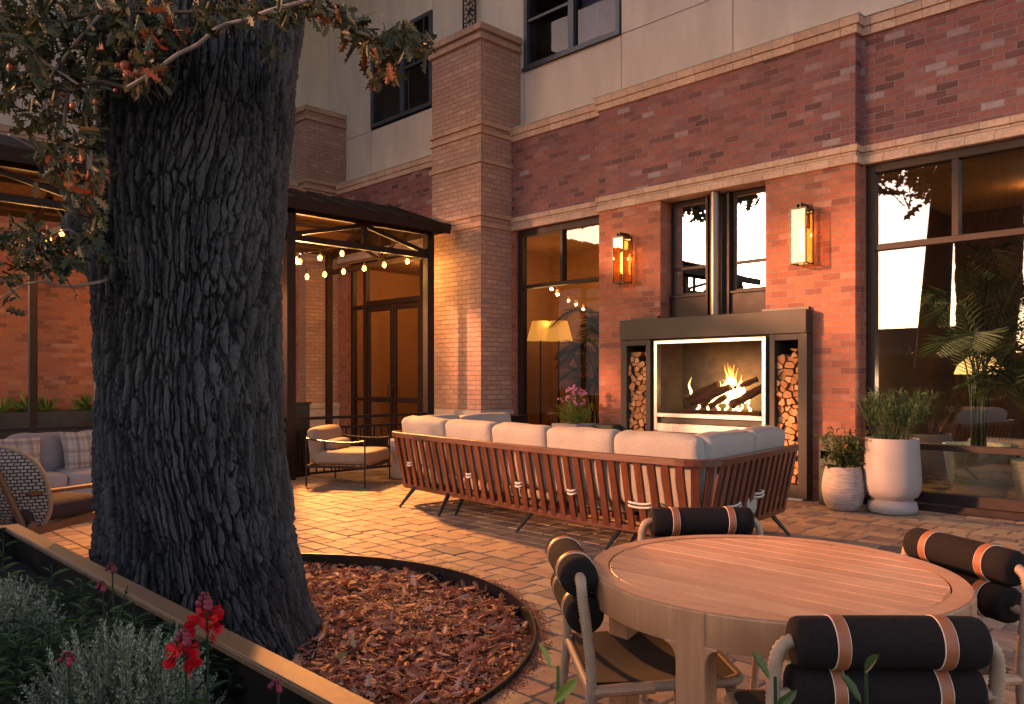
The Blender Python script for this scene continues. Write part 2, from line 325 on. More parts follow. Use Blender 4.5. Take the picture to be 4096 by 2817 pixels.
# ------------------------------------------------------------ mesh builder
class MB:
    def __init__(s): s.v = []; s.f = []; s.t = []; s.uv = None
    def quad(s, pts, tint=.5):
        b = len(s.v); s.v += [tuple(p) for p in pts]; s.f.append(tuple(range(b, b+len(pts)))); s.t.append(tint)
    def box(s, x0, y0, z0, x1, y1, z1, tint=.5):
        if x0 > x1: x0, x1 = x1, x0
        if y0 > y1: y0, y1 = y1, y0
        if z0 > z1: z0, z1 = z1, z0
        b = len(s.v); s.v += [(x, y, z) for z in (z0, z1) for x, y in ((x0,y0),(x1,y0),(x1,y1),(x0,y1))]
        for q in ((3,2,1,0),(4,5,6,7),(0,1,5,4),(1,2,6,5),(2,3,7,6),(3,0,4,7)):
            s.f.append(tuple(b+i for i in q)); s.t.append(tint)
        return s
    def bar(s, p, q, w, h, up=(0,0,1), tint=.5, w2=None, h2=None):
        p = Vector(p); q = Vector(q); d = (q-p).normalized(); up = Vector(up)
        a = d.cross(up)
        if a.length < 1e-4: a = d.cross(Vector((1,0,0)))
        a.normalize(); u = a.cross(d).normalized(); w2 = w2 or w; h2 = h2 or h; b = len(s.v)
        for c, ww, hh in ((p, w, h), (q, w2, h2)):
            for i, j in ((-1,-1),(1,-1),(1,1),(-1,1)): s.v.append(tuple(c+a*(i*ww/2)+u*(j*hh/2)))
        for k in ((3,2,1,0),(4,5,6,7),(0,1,5,4),(1,2,6,5),(2,3,7,6),(3,0,4,7)):
            s.f.append(tuple(b+i for i in k)); s.t.append(tint)
        return s
    def tube(s, pts, r, n=8, caps=True, tint=.5):
        pts = [Vector(p) for p in pts]; m = len(pts)
        rs = r if isinstance(r, (list, tuple)) else [r]*m
        b = len(s.v); prev = None
        for i, p in enumerate(pts):
            t = (pts[min(i+1, m-1)]-pts[max(i-1, 0)])
            t = t.normalized() if t.length > 1e-9 else Vector((0,0,1))
            if prev is None:
                a = t.cross(Vector((0,0,1)))
                if a.length < .05: a = t.cross(Vector((1,0,0)))
            else: a = prev-t*prev.dot(t)
            a.normalize(); prev = a; c = t.cross(a)
            for k in range(n):
                g = 2*math.pi*k/n; s.v.append(tuple(p+(a*math.cos(g)+c*math.sin(g))*rs[i]))
        for i in range(m-1):
            for k in range(n):
                s.f.append((b+i*n+k, b+i*n+(k+1)%n, b+(i+1)*n+(k+1)%n, b+(i+1)*n+k)); s.t.append(tint)
        if caps:
            s.f.append(tuple(b+k for k in range(n))[::-1]); s.t.append(tint)
            s.f.append(tuple(b+(m-1)*n+k for k in range(n))); s.t.append(tint)
        return s
    def lathe(s, prof, c=(0,0,0), n=32, tint=.5):
        b = len(s.v); m = len(prof)
        for r, z in prof:
            for k in range(n):
                g = 2*math.pi*k/n; s.v.append((c[0]+r*math.cos(g), c[1]+r*math.sin(g), c[2]+z))
        for i in range(m-1):
            for k in range(n):
                s.f.append((b+i*n+k, b+i*n+(k+1)%n, b+(i+1)*n+(k+1)%n, b+(i+1)*n+k)); s.t.append(tint)
        s.f.append(tuple(b+k for k in range(n))[::-1]); s.t.append(tint)
        s.f.append(tuple(b+(m-1)*n+k for k in range(n))); s.t.append(tint)
        return s
    def ball(s, c, r, n=10, sq=1.0, tint=.5):
        prof = [(max(1e-4, r*math.sin(math.pi*i/n)), -r*sq*math.cos(math.pi*i/n)) for i in range(n+1)]
        return s.lathe(prof, c, n*2-4 if n > 4 else 6, tint)
    def prism(s, poly, fn, a, b_, tint=.5, side=None):
        n = len(poly); b = len(s.v)
        for d in (a, b_):
            for p in poly: s.v.append(tuple(fn(p[0], p[1], d)))
        s.f.append(tuple(range(b, b+n))[::-1]); s.t.append(tint)
        s.f.append(tuple(range(b+n, b+2*n))); s.t.append(tint)
        for i in range(n):
            j = (i+1) % n; s.f.append((b+i, b+j, b+n+j, b+n+i)); s.t.append(tint if side is None else side)
        return s
    def rbox(s, c, size, rad, rot=None, puff=0.0, n=7, jit=0.0, tint=.5):
        """soft rounded box; rot is a 3x3 Matrix"""
        c = Vector(c); hx, hy, hz = [k/2 for k in size]; rad = min(rad, hx*.98, hy*.98, hz*.98)
        key = {}; b0 = len(s.v)
        def co(i, h):  # denser near the edges
            t = i/n*2-1; inner = 1-rad/h
            e = abs(t); sg = 1 if t > 0 else -1
            k = 2/n*1.6
            return sg*(h*e if e < 1-k else h*(inner*0+e)) if False else t*h
        cs = []
        def axisvals(h):
            inner = h-rad; k = 3
            out = [-h]+[-h+rad*(1-math.cos(math.pi/2*q/k)) for q in range(1, k+1)]
            mid = [-inner+2*inner*q/n for q in range(1, n)]
            return out+mid+[-o for o in reversed(out)]
        X, Y, Z = axisvals(hx), axisvals(hy), axisvals(hz)
        def vert(i, j, k):
            kk = (i, j, k)
            if kk in key: return key[kk]
            p = Vector((X[i], Y[j], Z[k]))
            inn = Vector((max(-hx+rad, min(hx-rad, p.x)), max(-hy+rad, min(hy-rad, p.y)), max(-hz+rad, min(hz-rad, p.z))))
            d = p-inn
            if d.length > 1e-9: p = inn+d.normalized()*rad
            if puff:
                u, v_, w_ = p.x/hx, p.y/hy, p.z/hz
                p.x += puff*u*(1-v_*v_)*(1-w_*w_); p.y += puff*v_*(1-u*u)*(1-w_*w_); p.z += puff*w_*(1-u*u)*(1-v_*v_)
            if jit:
                q = noise.noise_vector((p+c)*5); p += q*jit
            if rot is not None: p = rot @ p
            s.v.append(tuple(c+p)); key[kk] = len(s.v)-1; return key[kk]
        NX, NY, NZ = len(X)-1, len(Y)-1, len(Z)-1
        def add(q): s.f.append(q); s.t.append(tint)
        for i in range(NX):
            for j in range(NY):
                add((vert(i,j,0), vert(i,j+1,0), vert(i+1,j+1,0), vert(i+1,j,0)))
                add((vert(i,j,NZ), vert(i+1,j,NZ), vert(i+1,j+1,NZ), vert(i,j+1,NZ)))
        for i in range(NX):
            for k in range(NZ):
                add((vert(i,0,k), vert(i+1,0,k), vert(i+1,0,k+1), vert(i,0,k+1)))
                add((vert(i,NY,k), vert(i,NY,k+1), vert(i+1,NY,k+1), vert(i+1,NY,k)))
        for j in range(NY):
            for k in range(NZ):
                add((vert(0,j,k), vert(0,j,k+1), vert(0,j+1,k+1), vert(0,j+1,k)))
                add((vert(NX,j,k), vert(NX,j+1,k), vert(NX,j+1,k+1), vert(NX,j,k+1)))
        return s
    def build(s, name, mat, parent=None, smooth=False, bevel=0.0, angle=35, origin=None, seg=1):
        me = bpy.data.meshes.new(name); v = s.v
        if origin is not None:
            ox, oy, oz = origin; v = [(a-ox, b-oy, c-oz) for a, b, c in v]
        me.from_pydata(v, [], s.f)
        if any(t != .5 for t in s.t):
            a = me.attributes.new('tint', 'FLOAT', 'FACE'); a.data.foreach_set('value', s.t)
        if s.uv:
            u = me.uv_layers.new(name='UVMap')
            for lp in me.loops: u.data[lp.index].uv = s.uv[lp.vertex_index]
        me.materials.append(mat if not isinstance(mat, str) else M[mat])
        if smooth:
            me.polygons.foreach_set('use_smooth', [True]*len(me.polygons)); me.set_sharp_from_angle(angle=R(angle))
        me.update(); o = bpy.data.objects.new(name, me); col.objects.link(o)
        if origin is not None: o.location = origin
        if parent is not None: o.parent = parent
        if bevel:
            bm_ = o.modifiers.new('bevel', 'BEVEL'); bm_.width = bevel; bm_.segments = seg; bm_.limit_method = 'ANGLE'; bm_.angle_limit = R(40)
        return o
def tag(o, label=None, cat=None, group=None, kind=None):
    if label: o['label'] = label
    if cat: o['category'] = cat
    if group: o['group'] = group
    if kind: o['kind'] = kind
    return o
def empty(name, label, cat, loc=(0,0,0), rz=0, group=None):
    o = bpy.data.objects.new(name, None); col.objects.link(o); o.location = loc; o.rotation_euler = (0, 0, rz)
    o.empty_display_size = .1
    return tag(o, label, cat, group)
def copy_tree(o, parent=None):
    c = o.copy(); col.objects.link(c); c.parent = parent
    for ch in list(o.children): copy_tree(ch, c)
    return c
def B(*a): return MB().box(*a)
def smoothpath(pts, sub=8):
    pts = [Vector(p) for p in pts]; out = []
    for i in range(len(pts)-1):
        p0 = pts[max(i-1, 0)]; p1 = pts[i]; p2 = pts[i+1]; p3 = pts[min(i+2, len(pts)-1)]
        for k in range(sub):
            t = k/sub
            out.append(.5*((2*p1)+(p2-p0)*t+(2*p0-5*p1+4*p2-p3)*t*t+(3*p1-p0-3*p2+p3)*t*t*t))
    out.append(pts[-1]); return out

# ================================================================ SETTING
YW, YB, YF = 8.75, 8.60, 8.45
BL, BR = -7.02, -3.495             # bay corners
# ground
g = MB(); g.quad([(-400,-400,-.14),(400,-400,-.14),(400,400,-.14),(-400,400,-.14)])
tag(g.build('ground', 'ground'), kind='structure')
TC = Vector((-4.20, 1.78)); BEDR = 1.80
# paving: real pavers with bevelled edges
def pclip(poly, px, py, nx, ny):
    out = []
    for i in range(len(poly)):
        a, b_ = poly[i], poly[(i+1) % len(poly)]
        da = (a[0]-px)*nx+(a[1]-py)*ny; db = (b_[0]-px)*nx+(b_[1]-py)*ny
        if da <= 0: out.append(a)
        if (da < 0 < db) or (db < 0 < da):
            t = da/(da-db); out.append((a[0]+(b_[0]-a[0])*t, a[1]+(b_[1]-a[1])*t))
    return out
def paving():
    mb = MB(); y = 1.12-.165*8; rr = random.Random(3)
    while y < 8.9:
        h = rr.choice((.18, .18, .22, .15)); x = -14.15+rr.random()*.2
        while x < 1.6:
            L = rr.choice((.13, .19, .24, .29, .21)); cx, cy = x+L/2, y+h/2
            inbed = (Vector((cx, cy))-TC).length < BEDR-.02
            vis = cx < 1.6 and not inbed and not (cy < 1.0 and cx > -4.75)
            vis = vis and not (cy > 8.9) and not (cx > -9.2 and cy < .2)
            if vis:
                g_ = .0035; ch = .007; dz = rr.uniform(-.0025, .0025); t = rr.random()
                xs0, xs1, ys0, ys1 = x+g_, x+L-g_, y+g_, y+h-g_
                j = lambda: rr.uniform(-.002, .002)
                base_ = [(xs0, ys0), (xs1, ys0), (xs1, ys1), (xs0, ys1)]
                if any((Vector(q)-TC).length < BEDR+.012 for q in base_):
                    dv = (Vector((cx, cy))-TC).normalized(); P0 = TC+dv*(BEDR+.014); base_ = pclip(base_, P0.x, P0.y, -dv.x, -dv.y)
                if len(base_) < 3: x += L; continue
                mx_ = sum(q[0] for q in base_)/len(base_); my_ = sum(q[1] for q in base_)/len(base_)
                tl = []
                for q in base_:
                    dq = Vector((mx_-q[0], my_-q[1])); dq = dq.normalized()*min(ch*1.41, dq.length*.5) if dq.length > 1e-6 else dq; tl.append((q[0]+dq.x+j()*.7, q[1]+dq.y+j()*.7, dz+j()*.5))
                lo = [(q[0], q[1], dz-.008) for q in base_]; bt = [(q[0], q[1], -.03) for q in base_]; nq = len(base_)
                mb.quad(tl, t)
                for i in range(nq):
                    k = (i+1) % nq; mb.quad([lo[i], lo[k], tl[k], tl[i]], t); mb.quad([bt[i], bt[k], lo[k], lo[i]], t)
            x += L
        y += h
    return tag(mb.build('patio_paving', 'paver'), kind='structure')
paving()
# sand joints with the round hole of the tree bed
def ring_sheet(name, mat, r, z, ext):
    bm = bmesh.new(); n = 96
    x0, y0, x1, y1 = ext
    inner = []; outer = []
    for i in range(n):
        a = 2*math.pi*i/n; d = Vector((math.cos(a), math.sin(a)))
        inner.append((TC.x+d.x*r, TC.y+d.y*r, z))
        t = min((x1-TC.x)/d.x if d.x > 1e-6 else (x0-TC.x)/d.x if d.x < -1e-6 else 1e9, (y1-TC.y)/d.y if d.y > 1e-6 else (y0-TC.y)/d.y if d.y < -1e-6 else 1e9)
        outer.append((TC.x+d.x*t, TC.y+d.y*t, z))
    bm.free(); mb = MB(); mb.v = inner+outer
    for i in range(n):
        k = (i+1) % n; mb.f.append((i, n+i, n+k, k)); mb.t.append(.5)
    return mb.build(name, mat)
tag(ring_sheet('paving_sand', 'sand', BEDR, -.011, (-15, -1.5, 3, 9.2)), kind='structure')
mb = MB(); n_ = 96
# mulch bed, gently lumpy
rings = 22
for i in range(rings+1):
    for k in range(n_):
        a = 2*math.pi*k/n_; r = BEDR*(i/rings)*.999+.001; x = TC.x+r*math.cos(a); y = TC.y+r*math.sin(a)
        mb.v.append((x, y, -.075+.025*noise.noise(Vector((x*3, y*3, 0)))+.05*max(0, 1-r/1.3)))
for i in range(rings):
    for k in range(n_):
        mb.f.append((i*n_+k, i*n_+(k+1)%n_, (i+1)*n_+(k+1)%n_, (i+1)*n_+k)); mb.t.append(.5)
tag(mb.build('mulch_bed', 'mulch', smooth=True), kind='structure')
def bed_z(x, y):
    r = (Vector((x, y))-TC).length
    return -.075+.025*noise.noise(Vector((x*3, y*3, 0)))+.05*max(0, 1-r/1.3)
# steel edging
e = empty('bed_edging', 'black curved steel edging ring round the leaf covered tree bed', 'edging', (TC.x, TC.y, 0))
mb = MB(); n_ = 120
for rr_, zz in ((BEDR-.006, -.13), (BEDR-.006, .022), (BEDR+.006, .022), (BEDR+.006, -.13)):
    for k in range(n_):
        a = 2*math.pi*k/n_; mb.v.append((rr_*math.cos(a), rr_*math.sin(a), zz))
for i in range(3):
    for k in range(n_):
        mb.f.append((i*n_+k, i*n_+(k+1)%n_, (i+1)*n_+(k+1)%n_, (i+1)*n_+k)[::-1]); mb.t.append(.5)
mb.build('steel_band', 'black_metal', e, smooth=True)
for a in (R(20), R(62), R(95)):
    r0 = BEDR-.02; B(r0*math.cos(a)-.010, r0*math.sin(a)-.010, -.13, r0*math.cos(a)+.010, r0*math.sin(a)+.010, -.02).build('stake', 'black_metal', e)

# ---------------------------------------------------------------- main building
bld = empty('building', 'red and tan brick hotel wall with stucco upper floors facing the patio', 'building', (0, 9, 0))
bld_off = (0, 9, 0)
def bpart(name, mb, mat, parent=None, **k):
    o = mb.build(name, mat, parent or bld, **k)
    if (parent or bld) is bld: o.matrix_parent_inverse = Matrix.Translation((0, -9, 0))
    return o
TH = .25
low = MB(); low2 = MB(); low3 = MB(); up = MB()
# recess wall (plane YW) lower part: left of bay between pilaster and bay, window opening X -8.82..-7.02
low.box(-8.90, YW, 0, -8.82, YW+TH, 3.66); low.box(-8.82, YW, 0, BL, YW+TH, .02)
# right recess: strip next to bay then big window opening
low2.box(BR, YW, 0, -3.46, YW+TH, 3.66)
# door jamb
low3.box(-14.2, 8.76, 0, -13.58, 9.02, 3.66)
# bay wall lower, with firebox opening and window niche
bx = [(-7.02, -6.45, 0, 2.10), (-4.04, -3.495, 0, 2.10), (-7.02, -6.0, 2.10, 3.66), (-4.53, -3.495, 2.10, 3.66)]
for a, b_, c_, d_ in bx: bpart('bay_brickwork', B(a, YB, c_, b_, YB+.26, d_), 'red_brick')
bpart('lower_brickwork', low, 'red_brick'); bpart('lower_brickwork', low2, 'red_brick'); bpart('lower_brickwork', low3, 'red_brick')
# upper brick between band and cornice, shade put into its colour
up.box(-8.90, YW, 3.86, BL, YW+TH, 5.05); up.box(BL, YB, 3.86, BR, YB+.26, 5.05); up.box(BR, YW, 3.86, 3, YW+TH, 5.05)
up.box(-13.9, YW, 3.86, -10.1, YW+TH, 5.05)
bpart('upper_brickwork', up, 'shaded_brick')
# bands and cornices: buff ledges
band = MB()
def ledge(mb, x0, x1, y, z0, z1, out, yb=None): mb.box(x0, y-out, z0, x1, (yb or y+TH), z1)
for (x0, x1, y, yb) in ((-8.90, BL-.001, YW, None), (BL, BR, YB, YB+.26), (BR+.001, 3, YW, None), (-13.9, -10.1, YW, None)):
    e0 = .035 if y == YB else 0
    for z0, z1, o_ in ((3.660, 3.725, .035), (3.7255, 3.790, .010), (3.7905, 3.8595, .035), (5.0505, 5.140, .032), (5.1405, 5.235, .055)):
        band.box(x0-(o_ if y == YB else 0), y-o_, z0, x1+(o_ if y == YB else 0), yb or y+TH, z1)
bpart('band_course', band, 'buff_block', bevel=.004)
cap = MB(); cap.box(-8.9, 8.68, 5.2355, BL-.07, 9.0, 5.252); cap.box(BL-.062, YB-.062, 5.2355, BR+.062, 9.0, 5.252); cap.box(BR+.07, 8.68, 5.2355, 3, 9.0, 5.252)
cap.box(-13.9, 8.68, 5.2355, -10.1, 9.0, 5.252)
bpart('cornice_cap', cap, 'concrete')
# head blocks above openings inside (thickness)
# pilasters
def pilaster(x0, x1, y0, y1, ztop, levels, base_z, name='pilaster'):
    m_ = MB(); m_.box(x0, y0, base_z, x1, y1, ztop); o = bpart(name, m_, 'tan_brick')
    for z0, z1, ou in levels: bpart('ledge', B(x0-ou, y0-ou, z0, x1+ou, y1-.01, z1), 'buff_tan', parent=o, bevel=.003)
    b2 = MB(); b2.box(x0-.03, y0-.03, 0, x1+.03, y1-.01, base_z-.10); b2.box(x0-.05, y0-.05, base_z-.10, x1+.05, y1-.01, base_z+.001)
    bpart('plinth', b2, 'stone_base', parent=o, bevel=.006)
    return o
M['buff_tan'] = brick_mat('buff_tan', [(0, (.47,.29,.21)), (0.5, (.53,.335,.235)), (1, (.58,.37,.25))], (.24,.16,.12), bw=0.203, rh=0.30, msz=0.004, zoff=.11)
lv1 = [(6.64, 6.74, .045), (6.50, 6.57, .045), (5.20, 5.275, .035), (5.07, 5.14, .035), (4.63, 4.71, .035), (3.82, 3.89, .03), (3.655, 3.735, .03)]
pilaster(-10.08, -8.905, 8.10, 8.94, 6.64, lv1, .86)
lv2 = [(6.60, 6.70, .045), (6.43, 6.50, .045), (5.20, 5.27, .035), (5.07, 5.14, .035), (3.82, 3.89, .03), (3.655, 3.735, .03)]
pilaster(-14.33, -13.91, 8.03, 8.94, 6.60, lv2, .86)
# stucco upper floors in panels with joints
YS = 8.95
back = MB(); back.box(-14.6, YS+.03, 5.1, 4, YS+.28, 6.2); back.box(-14.6, YS+.03, 6.2, -13.02, YS+.28, 11); back.box(-13.02, YS+.03, 7.95, -11.12, YS+.28, 11)
back.box(-11.12, YS+.03, 6.2, -8.82, YS+.28, 11); back.box(-8.82, YS+.03, 8.2, -6.91, YS+.28, 11); back.box(-6.91, YS+.03, 6.2, 4, YS+.28, 11)
bpart('joint_backing', back, 'joint')
st = MB(); J = .006
def panel(mb, x0, x1, z0, z1): mb.box(x0+J, YS, z0+J, x1-J, YS+.029, z1-J)
st2 = MB()
panel(st, -14.6, -13.03, 5.1, 6.2); panel(st, -13.03, -8.82, 5.1, 6.2)
panel(st, -14.6, -13.03, 6.2, 11); panel(st, -13.03, -11.12, 7.95, 11); panel(st, -11.12, -8.82, 6.2, 11); panel(st, -8.82, -6.91, 8.2, 11)
panel(st2, -8.82, -6.905, 5.1, 6.2); panel(st2, -6.905, -5.155, 5.1, 6.2); panel(st2, -6.905, -5.155, 6.2, 11)
for i in range(4): x0 = -5.155+i*2.2; panel(st2, x0, x0+2.2, 5.1, 6.2); panel(st2, x0, x0+2.2, 6.2, 11)
bpart('stucco_panels', st, 'stucco'); bpart('stucco_panels', st2, 'stucco_warm')
# left wing (faces +X)
wing = MB(); wing.box(-14.5, 2.0, 0, -14.2, 8.94, 5.05); bpart('wing_brickwork', wing, 'red_brick')
wb = MB(); wb.box(-14.5, 1.97, 5.0505, -14.17, 8.0, 5.14); wb.box(-14.5, 1.95, 5.1405, -14.145, 8.0, 5.235); bpart('band_course', wb, 'buff_block', bevel=.004)
bpart('cornice_cap', B(-14.6, 1.9, 5.2355, -14.13, 8.0, 5.255), 'concrete')
ws = MB(); ws.box(-14.9, 2.1, 5.1, -14.6, 5.3-J, 11); ws.box(-14.9, 5.3+J, 5.1, -14.6, YS+.2, 11); bpart('stucco_panels', ws, 'stucco')
bpart('joint_backing', B(-14.95, 5.2, 5.1, -14.62, 5.4, 11), 'joint')
bpart('roof', B(-14.9, 2.1, 11, 4, 14, 11.2), 'concrete')

# windows -------------------------------------------------------------
def window(name, x0, x1, z0, z1, y, mull=(), trans=(), fr=.05, dep=.09, mat='bronze', glass='glass', mul_w=.055, mull_z=None, sill=0, parent=None):
    """frame in plane y (front), opening x0..x1 z0..z1"""
    f = MB(); f.box(x0, y, z0, x0+fr, y+dep, z1); f.box(x1-fr, y, z0, x1, y+dep, z1)
    f.box(x0+fr, y, z1-fr, x1-fr, y+dep, z1); f.box(x0+fr, y, z0, x1-fr, y+dep, z0+fr+sill)
    o = bpart(name, f, mat, bevel=.004)
    for m_ in mull: bpart('glazing_bar', B(m_-mul_w/2, y+.003, (mull_z or z0+fr+sill), m_+mul_w/2, y+dep-.003, z1-fr), mat, parent=o, bevel=.003)
    for t in trans: bpart('glazing_bar', B(x0+fr, y+.006, t-mul_w/2, x1-fr, y+dep-.006, t+mul_w/2), mat, parent=o, bevel=.003)
    bpart('pane', B(x0+fr*.5, y+dep*.5, z0+fr*.5, x1-fr*.5, y+dep*.5+.006, z1-fr*.5), glass, parent=o)
    return o
# large ground floor windows
window('window', -8.818, BL-.002, .03, 3.658, 8.80, mull=(-7.91,), trans=(2.775,), fr=.10, dep=.11, mull_z=2.79, glass='glass_low')
w2 = window('window', -3.458, .5, .03, 3.658, 8.80, mull=(-2.58, -1.6), trans=(2.763, .645), fr=.09, dep=.11, mull_z=2.79, sill=.06, mul_w=.065)
bpart('sill', B(-3.45, 8.70, 0, .5, 8.80, .075), 'bronze', parent=w2, bevel=.006)
bpart('sill', B(-8.81, 8.72, 0, BL-.01, 8.80, .075), 'bronze', bevel=.006)
# upper windows
ur = window('window', -8.815, -6.915, 6.205, 8.19, YS-.03, mull=(-7.83,), fr=.075, dep=.12, mat='blue_frame', glass='glass_up', mul_w=.11)
bpart('glazing_bar', B(-8.74, YS-.01, 6.95, -7.885, YS+.05, 6.99), 'blue_frame', parent=ur)
bpart('sill', B(-8.83, YS-.06, 6.19, -6.90, YS-.03, 6.235), 'blue_frame', parent=ur)
ul = window('window', -13.015, -11.125, 6.235, 7.94, YS-.03, mull=(-12.01,), fr=.075, dep=.12, mat='blue_frame', glass='glass_up', mul_w=.11)
gb = MB()
for x in (-12.70, -12.38, -11.68, -11.38): gb.box(x-.012, YS-.005, 7.15, x+.012, YS+.04, 7.86)
for a, b_ in ((-12.94, -12.07), (-11.95, -11.2)): gb.box(a, YS-.008, 7.10, b_, YS+.045, 7.15); gb.box(a, YS-.006, 7.48, b_, YS+.042, 7.505)
bpart('glazing_bar', gb, 'blue_frame', parent=ul)
bpart('curtain', B(-7.76, YS+.16, 6.25, -6.93, YS+.19, 8.15), 'curtain', parent=ur)
# dim rooms behind the upper windows
rm = MB(); rm.box(-14.6, 9.2, 5.6, -14.5, 11, 11); rm.box(-14.4, 10.9, 5.6, 4, 11.0, 11); rm.box(-14.4, 9.3, 5.9, 4, 10.9, 6.0); rm.box(-14.4, 9.3, 8.3, 4, 10.9, 8.4)
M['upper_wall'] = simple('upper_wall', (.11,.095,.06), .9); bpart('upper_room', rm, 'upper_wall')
# niche above the fireplace
nz = MB(); nz.box(-6.0, YB+.26, 2.1, -5.98, 8.95, 3.66); nz.box(-4.55, YB+.26, 2.1, -4.53, 8.95, 3.66); bpart('niche_reveal', nz, 'red_brick')
for a, b_ in ((-5.98, -5.43), (-5.10, -4.55)):
    o = window('window', a, b_, 2.41, 3.655, 8.83, trans=(2.778,), fr=.045, dep=.06, glass='glass_mirror', mul_w=.04)
    bpart('panel', B(a, 8.80, 2.10, b_, 8.83, 2.40), 'bronze_panel' if 'bronze_panel' in M else 'bronze', parent=o)
    bpart('sill', B(a, 8.775, 2.40, b_, 8.83, 2.43), 'bronze', parent=o, bevel=.003)
bpart('niche_back', B(-5.43, 8.83, 2.10, -5.10, 8.90, 3.66), 'dark_inside')
bpart('niche_post', MB().box(-5.43, 8.76, 2.10, -5.40, 8.83, 3.655).box(-5.13, 8.76, 2.10, -5.10, 8.83, 3.655), 'bronze')
fl = empty('flue_pipe', 'round brushed steel flue pipe rising from the fireplace between two windows', 'flue', (-5.255, 8.70, 2.1))
MB().lathe([(.066, 0), (.066, .75), (.068, .752), (.068, .80), (.066, .802), (.066, 1.56)], n=32).build('pipe', 'flue_steel', fl, smooth=True)
MB().lathe([(.078, 0), (.078, .03), (.067, .04)], n=32).build('collar', 'steel', fl, smooth=True)

# interior of the ground floor
it = MB(); it.box(-10.4, 12.6, 0, 3, 12.7, 4.0); it.box(-10.35, 9.0, 3.70, 3, 12.6, 3.75)
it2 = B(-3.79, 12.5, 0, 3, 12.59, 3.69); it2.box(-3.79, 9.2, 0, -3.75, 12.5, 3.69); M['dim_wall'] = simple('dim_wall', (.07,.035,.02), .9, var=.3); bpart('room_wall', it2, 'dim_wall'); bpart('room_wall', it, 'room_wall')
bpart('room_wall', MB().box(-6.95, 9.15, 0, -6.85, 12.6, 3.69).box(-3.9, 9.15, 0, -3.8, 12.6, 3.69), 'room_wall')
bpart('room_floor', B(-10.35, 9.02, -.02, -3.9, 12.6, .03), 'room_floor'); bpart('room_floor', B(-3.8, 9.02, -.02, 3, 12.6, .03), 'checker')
bpart('foyer_wall', MB().box(-14.4, 9.03, 0, -14.21, 11.2, 3.7).box(-14.2, 11.2, 0, -9.05, 11.3, 3.7).box(-10.45, 9.1, 0, -10.35, 12.6, 3.7).box(-14.2, 9.03, 3.66, -10.45, 11.2, 3.72), 'room_wall')
bpart('foyer_floor', B(-14.2, 9.03, -.02, -10.45, 11.2, .02), 'room_floor')

# entrance doors
dr = MB()
def fr(a, b_, z0, z1, y0=8.84, y1=8.94): dr.box(a, y0, z0, b_, y1, z1)
fr(-13.578, -13.50, 0, 3.64); fr(-13.15, -13.055, 0, 3.56); fr(-13.50, -10.3, 3.56, 3.64); fr(-13.05, -11.35, 2.75, 2.85, 8.843, 8.937); fr(-11.35, -11.26, 0, 3.56); fr(-13.50, -13.15, 2.72, 2.79, 8.843, 8.937); fr(-13.50, -13.15, 0, .1); fr(-13.50, -13.15, .92, .98, 8.85, 8.93); fr(-11.26, -10.3, 0, .1)
do = bpart('door_frame', dr, 'bronze', bevel=.004)
bpart('pane', MB().box(-13.5, 8.89, .1, -13.15, 8.896, 3.56).box(-13.05, 8.89, 2.85, -11.35, 8.896, 3.56).box(-11.26, 8.89, .1, -10.3, 8.896, 3.56), 'glass_door', parent=do) if 'glass_door' in M else bpart('pane', MB().box(-13.5, 8.89, .1, -13.15, 8.896, 3.56).box(-13.05, 8.89, 2.85, -11.35, 8.896, 3.56).box(-11.26, 8.89, .1, -10.3, 8.896, 3.56), 'glass_low', parent=do)
for a, b_, hs in ((-13.05, -12.205, 1), (-12.195, -11.355, -1)):
    d = MB(); d.box(a+.005, 8.86, .01, a+.085, 8.91, 2.74); d.box(b_-.085, 8.86, .01, b_-.005, 8.91, 2.74); d.box(a+.085, 8.86, 2.64, b_-.085, 8.91, 2.74); d.box(a+.085, 8.86, .01, b_-.085, 8.91, .25); d.box(a+.085, 8.868, .90, b_-.085, 8.902, 1.0)
    o = bpart('door', d, 'bronze', bevel=.004)
    bpart('pane', B(a+.08, 8.885, .2, b_-.08, 8.89, 2.68), 'glass_low', parent=o)
    hx = b_-.045 if hs == 1 else a+.045
    hp = smoothpath([(hx, 8.86, 1.22), (hx, 8.80, 1.22), (hx-.0, 8.79, 1.2), (hx, 8.79, .93), (hx, 8.80, .91), (hx, 8.86, .91)], 4)
    bpart('handle', MB().tube(hp, .012, 8), 'black_metal', parent=o, smooth=True)

# ornamental grille on stucco above pilaster
gr = empty('wall_grille', 'tall narrow black metal grille with circle flower pattern above the tall pilaster', 'grille', (-10.03, 8.86, 6.75))
f = MB(); f.box(-.165, -.01, 0, -.14, .01, 2.6); f.box(.14, -.01, 0, .165, .01, 2.6)
for k in range(9): f.box(-.14, -.007, k*.30, .14, .007, k*.30+.012)
f.build('frame', 'black_metal', gr)
f = MB()
for k in range(8):
    c = Vector((0, 0, k*.30+.156))
    f.tube([c+Vector((.137*math.cos(a), 0, .137*math.sin(a))) for a in [2*math.pi*i/24 for i in range(25)]], .006, 6, False)
    for q in range(8):
        a = q*math.pi/4; f.bar(c, c+Vector((.132*math.cos(a), 0, .132*math.sin(a))), .03 if q % 2 else .012, .008, (0,1,0))
f.build('pattern', 'black_metal', gr)
MB().box(.0, 0, .8, .02, .09, .83).box(0, 0, 2.1, .02, .09, 2.13).build('bracket', 'black_metal', gr)

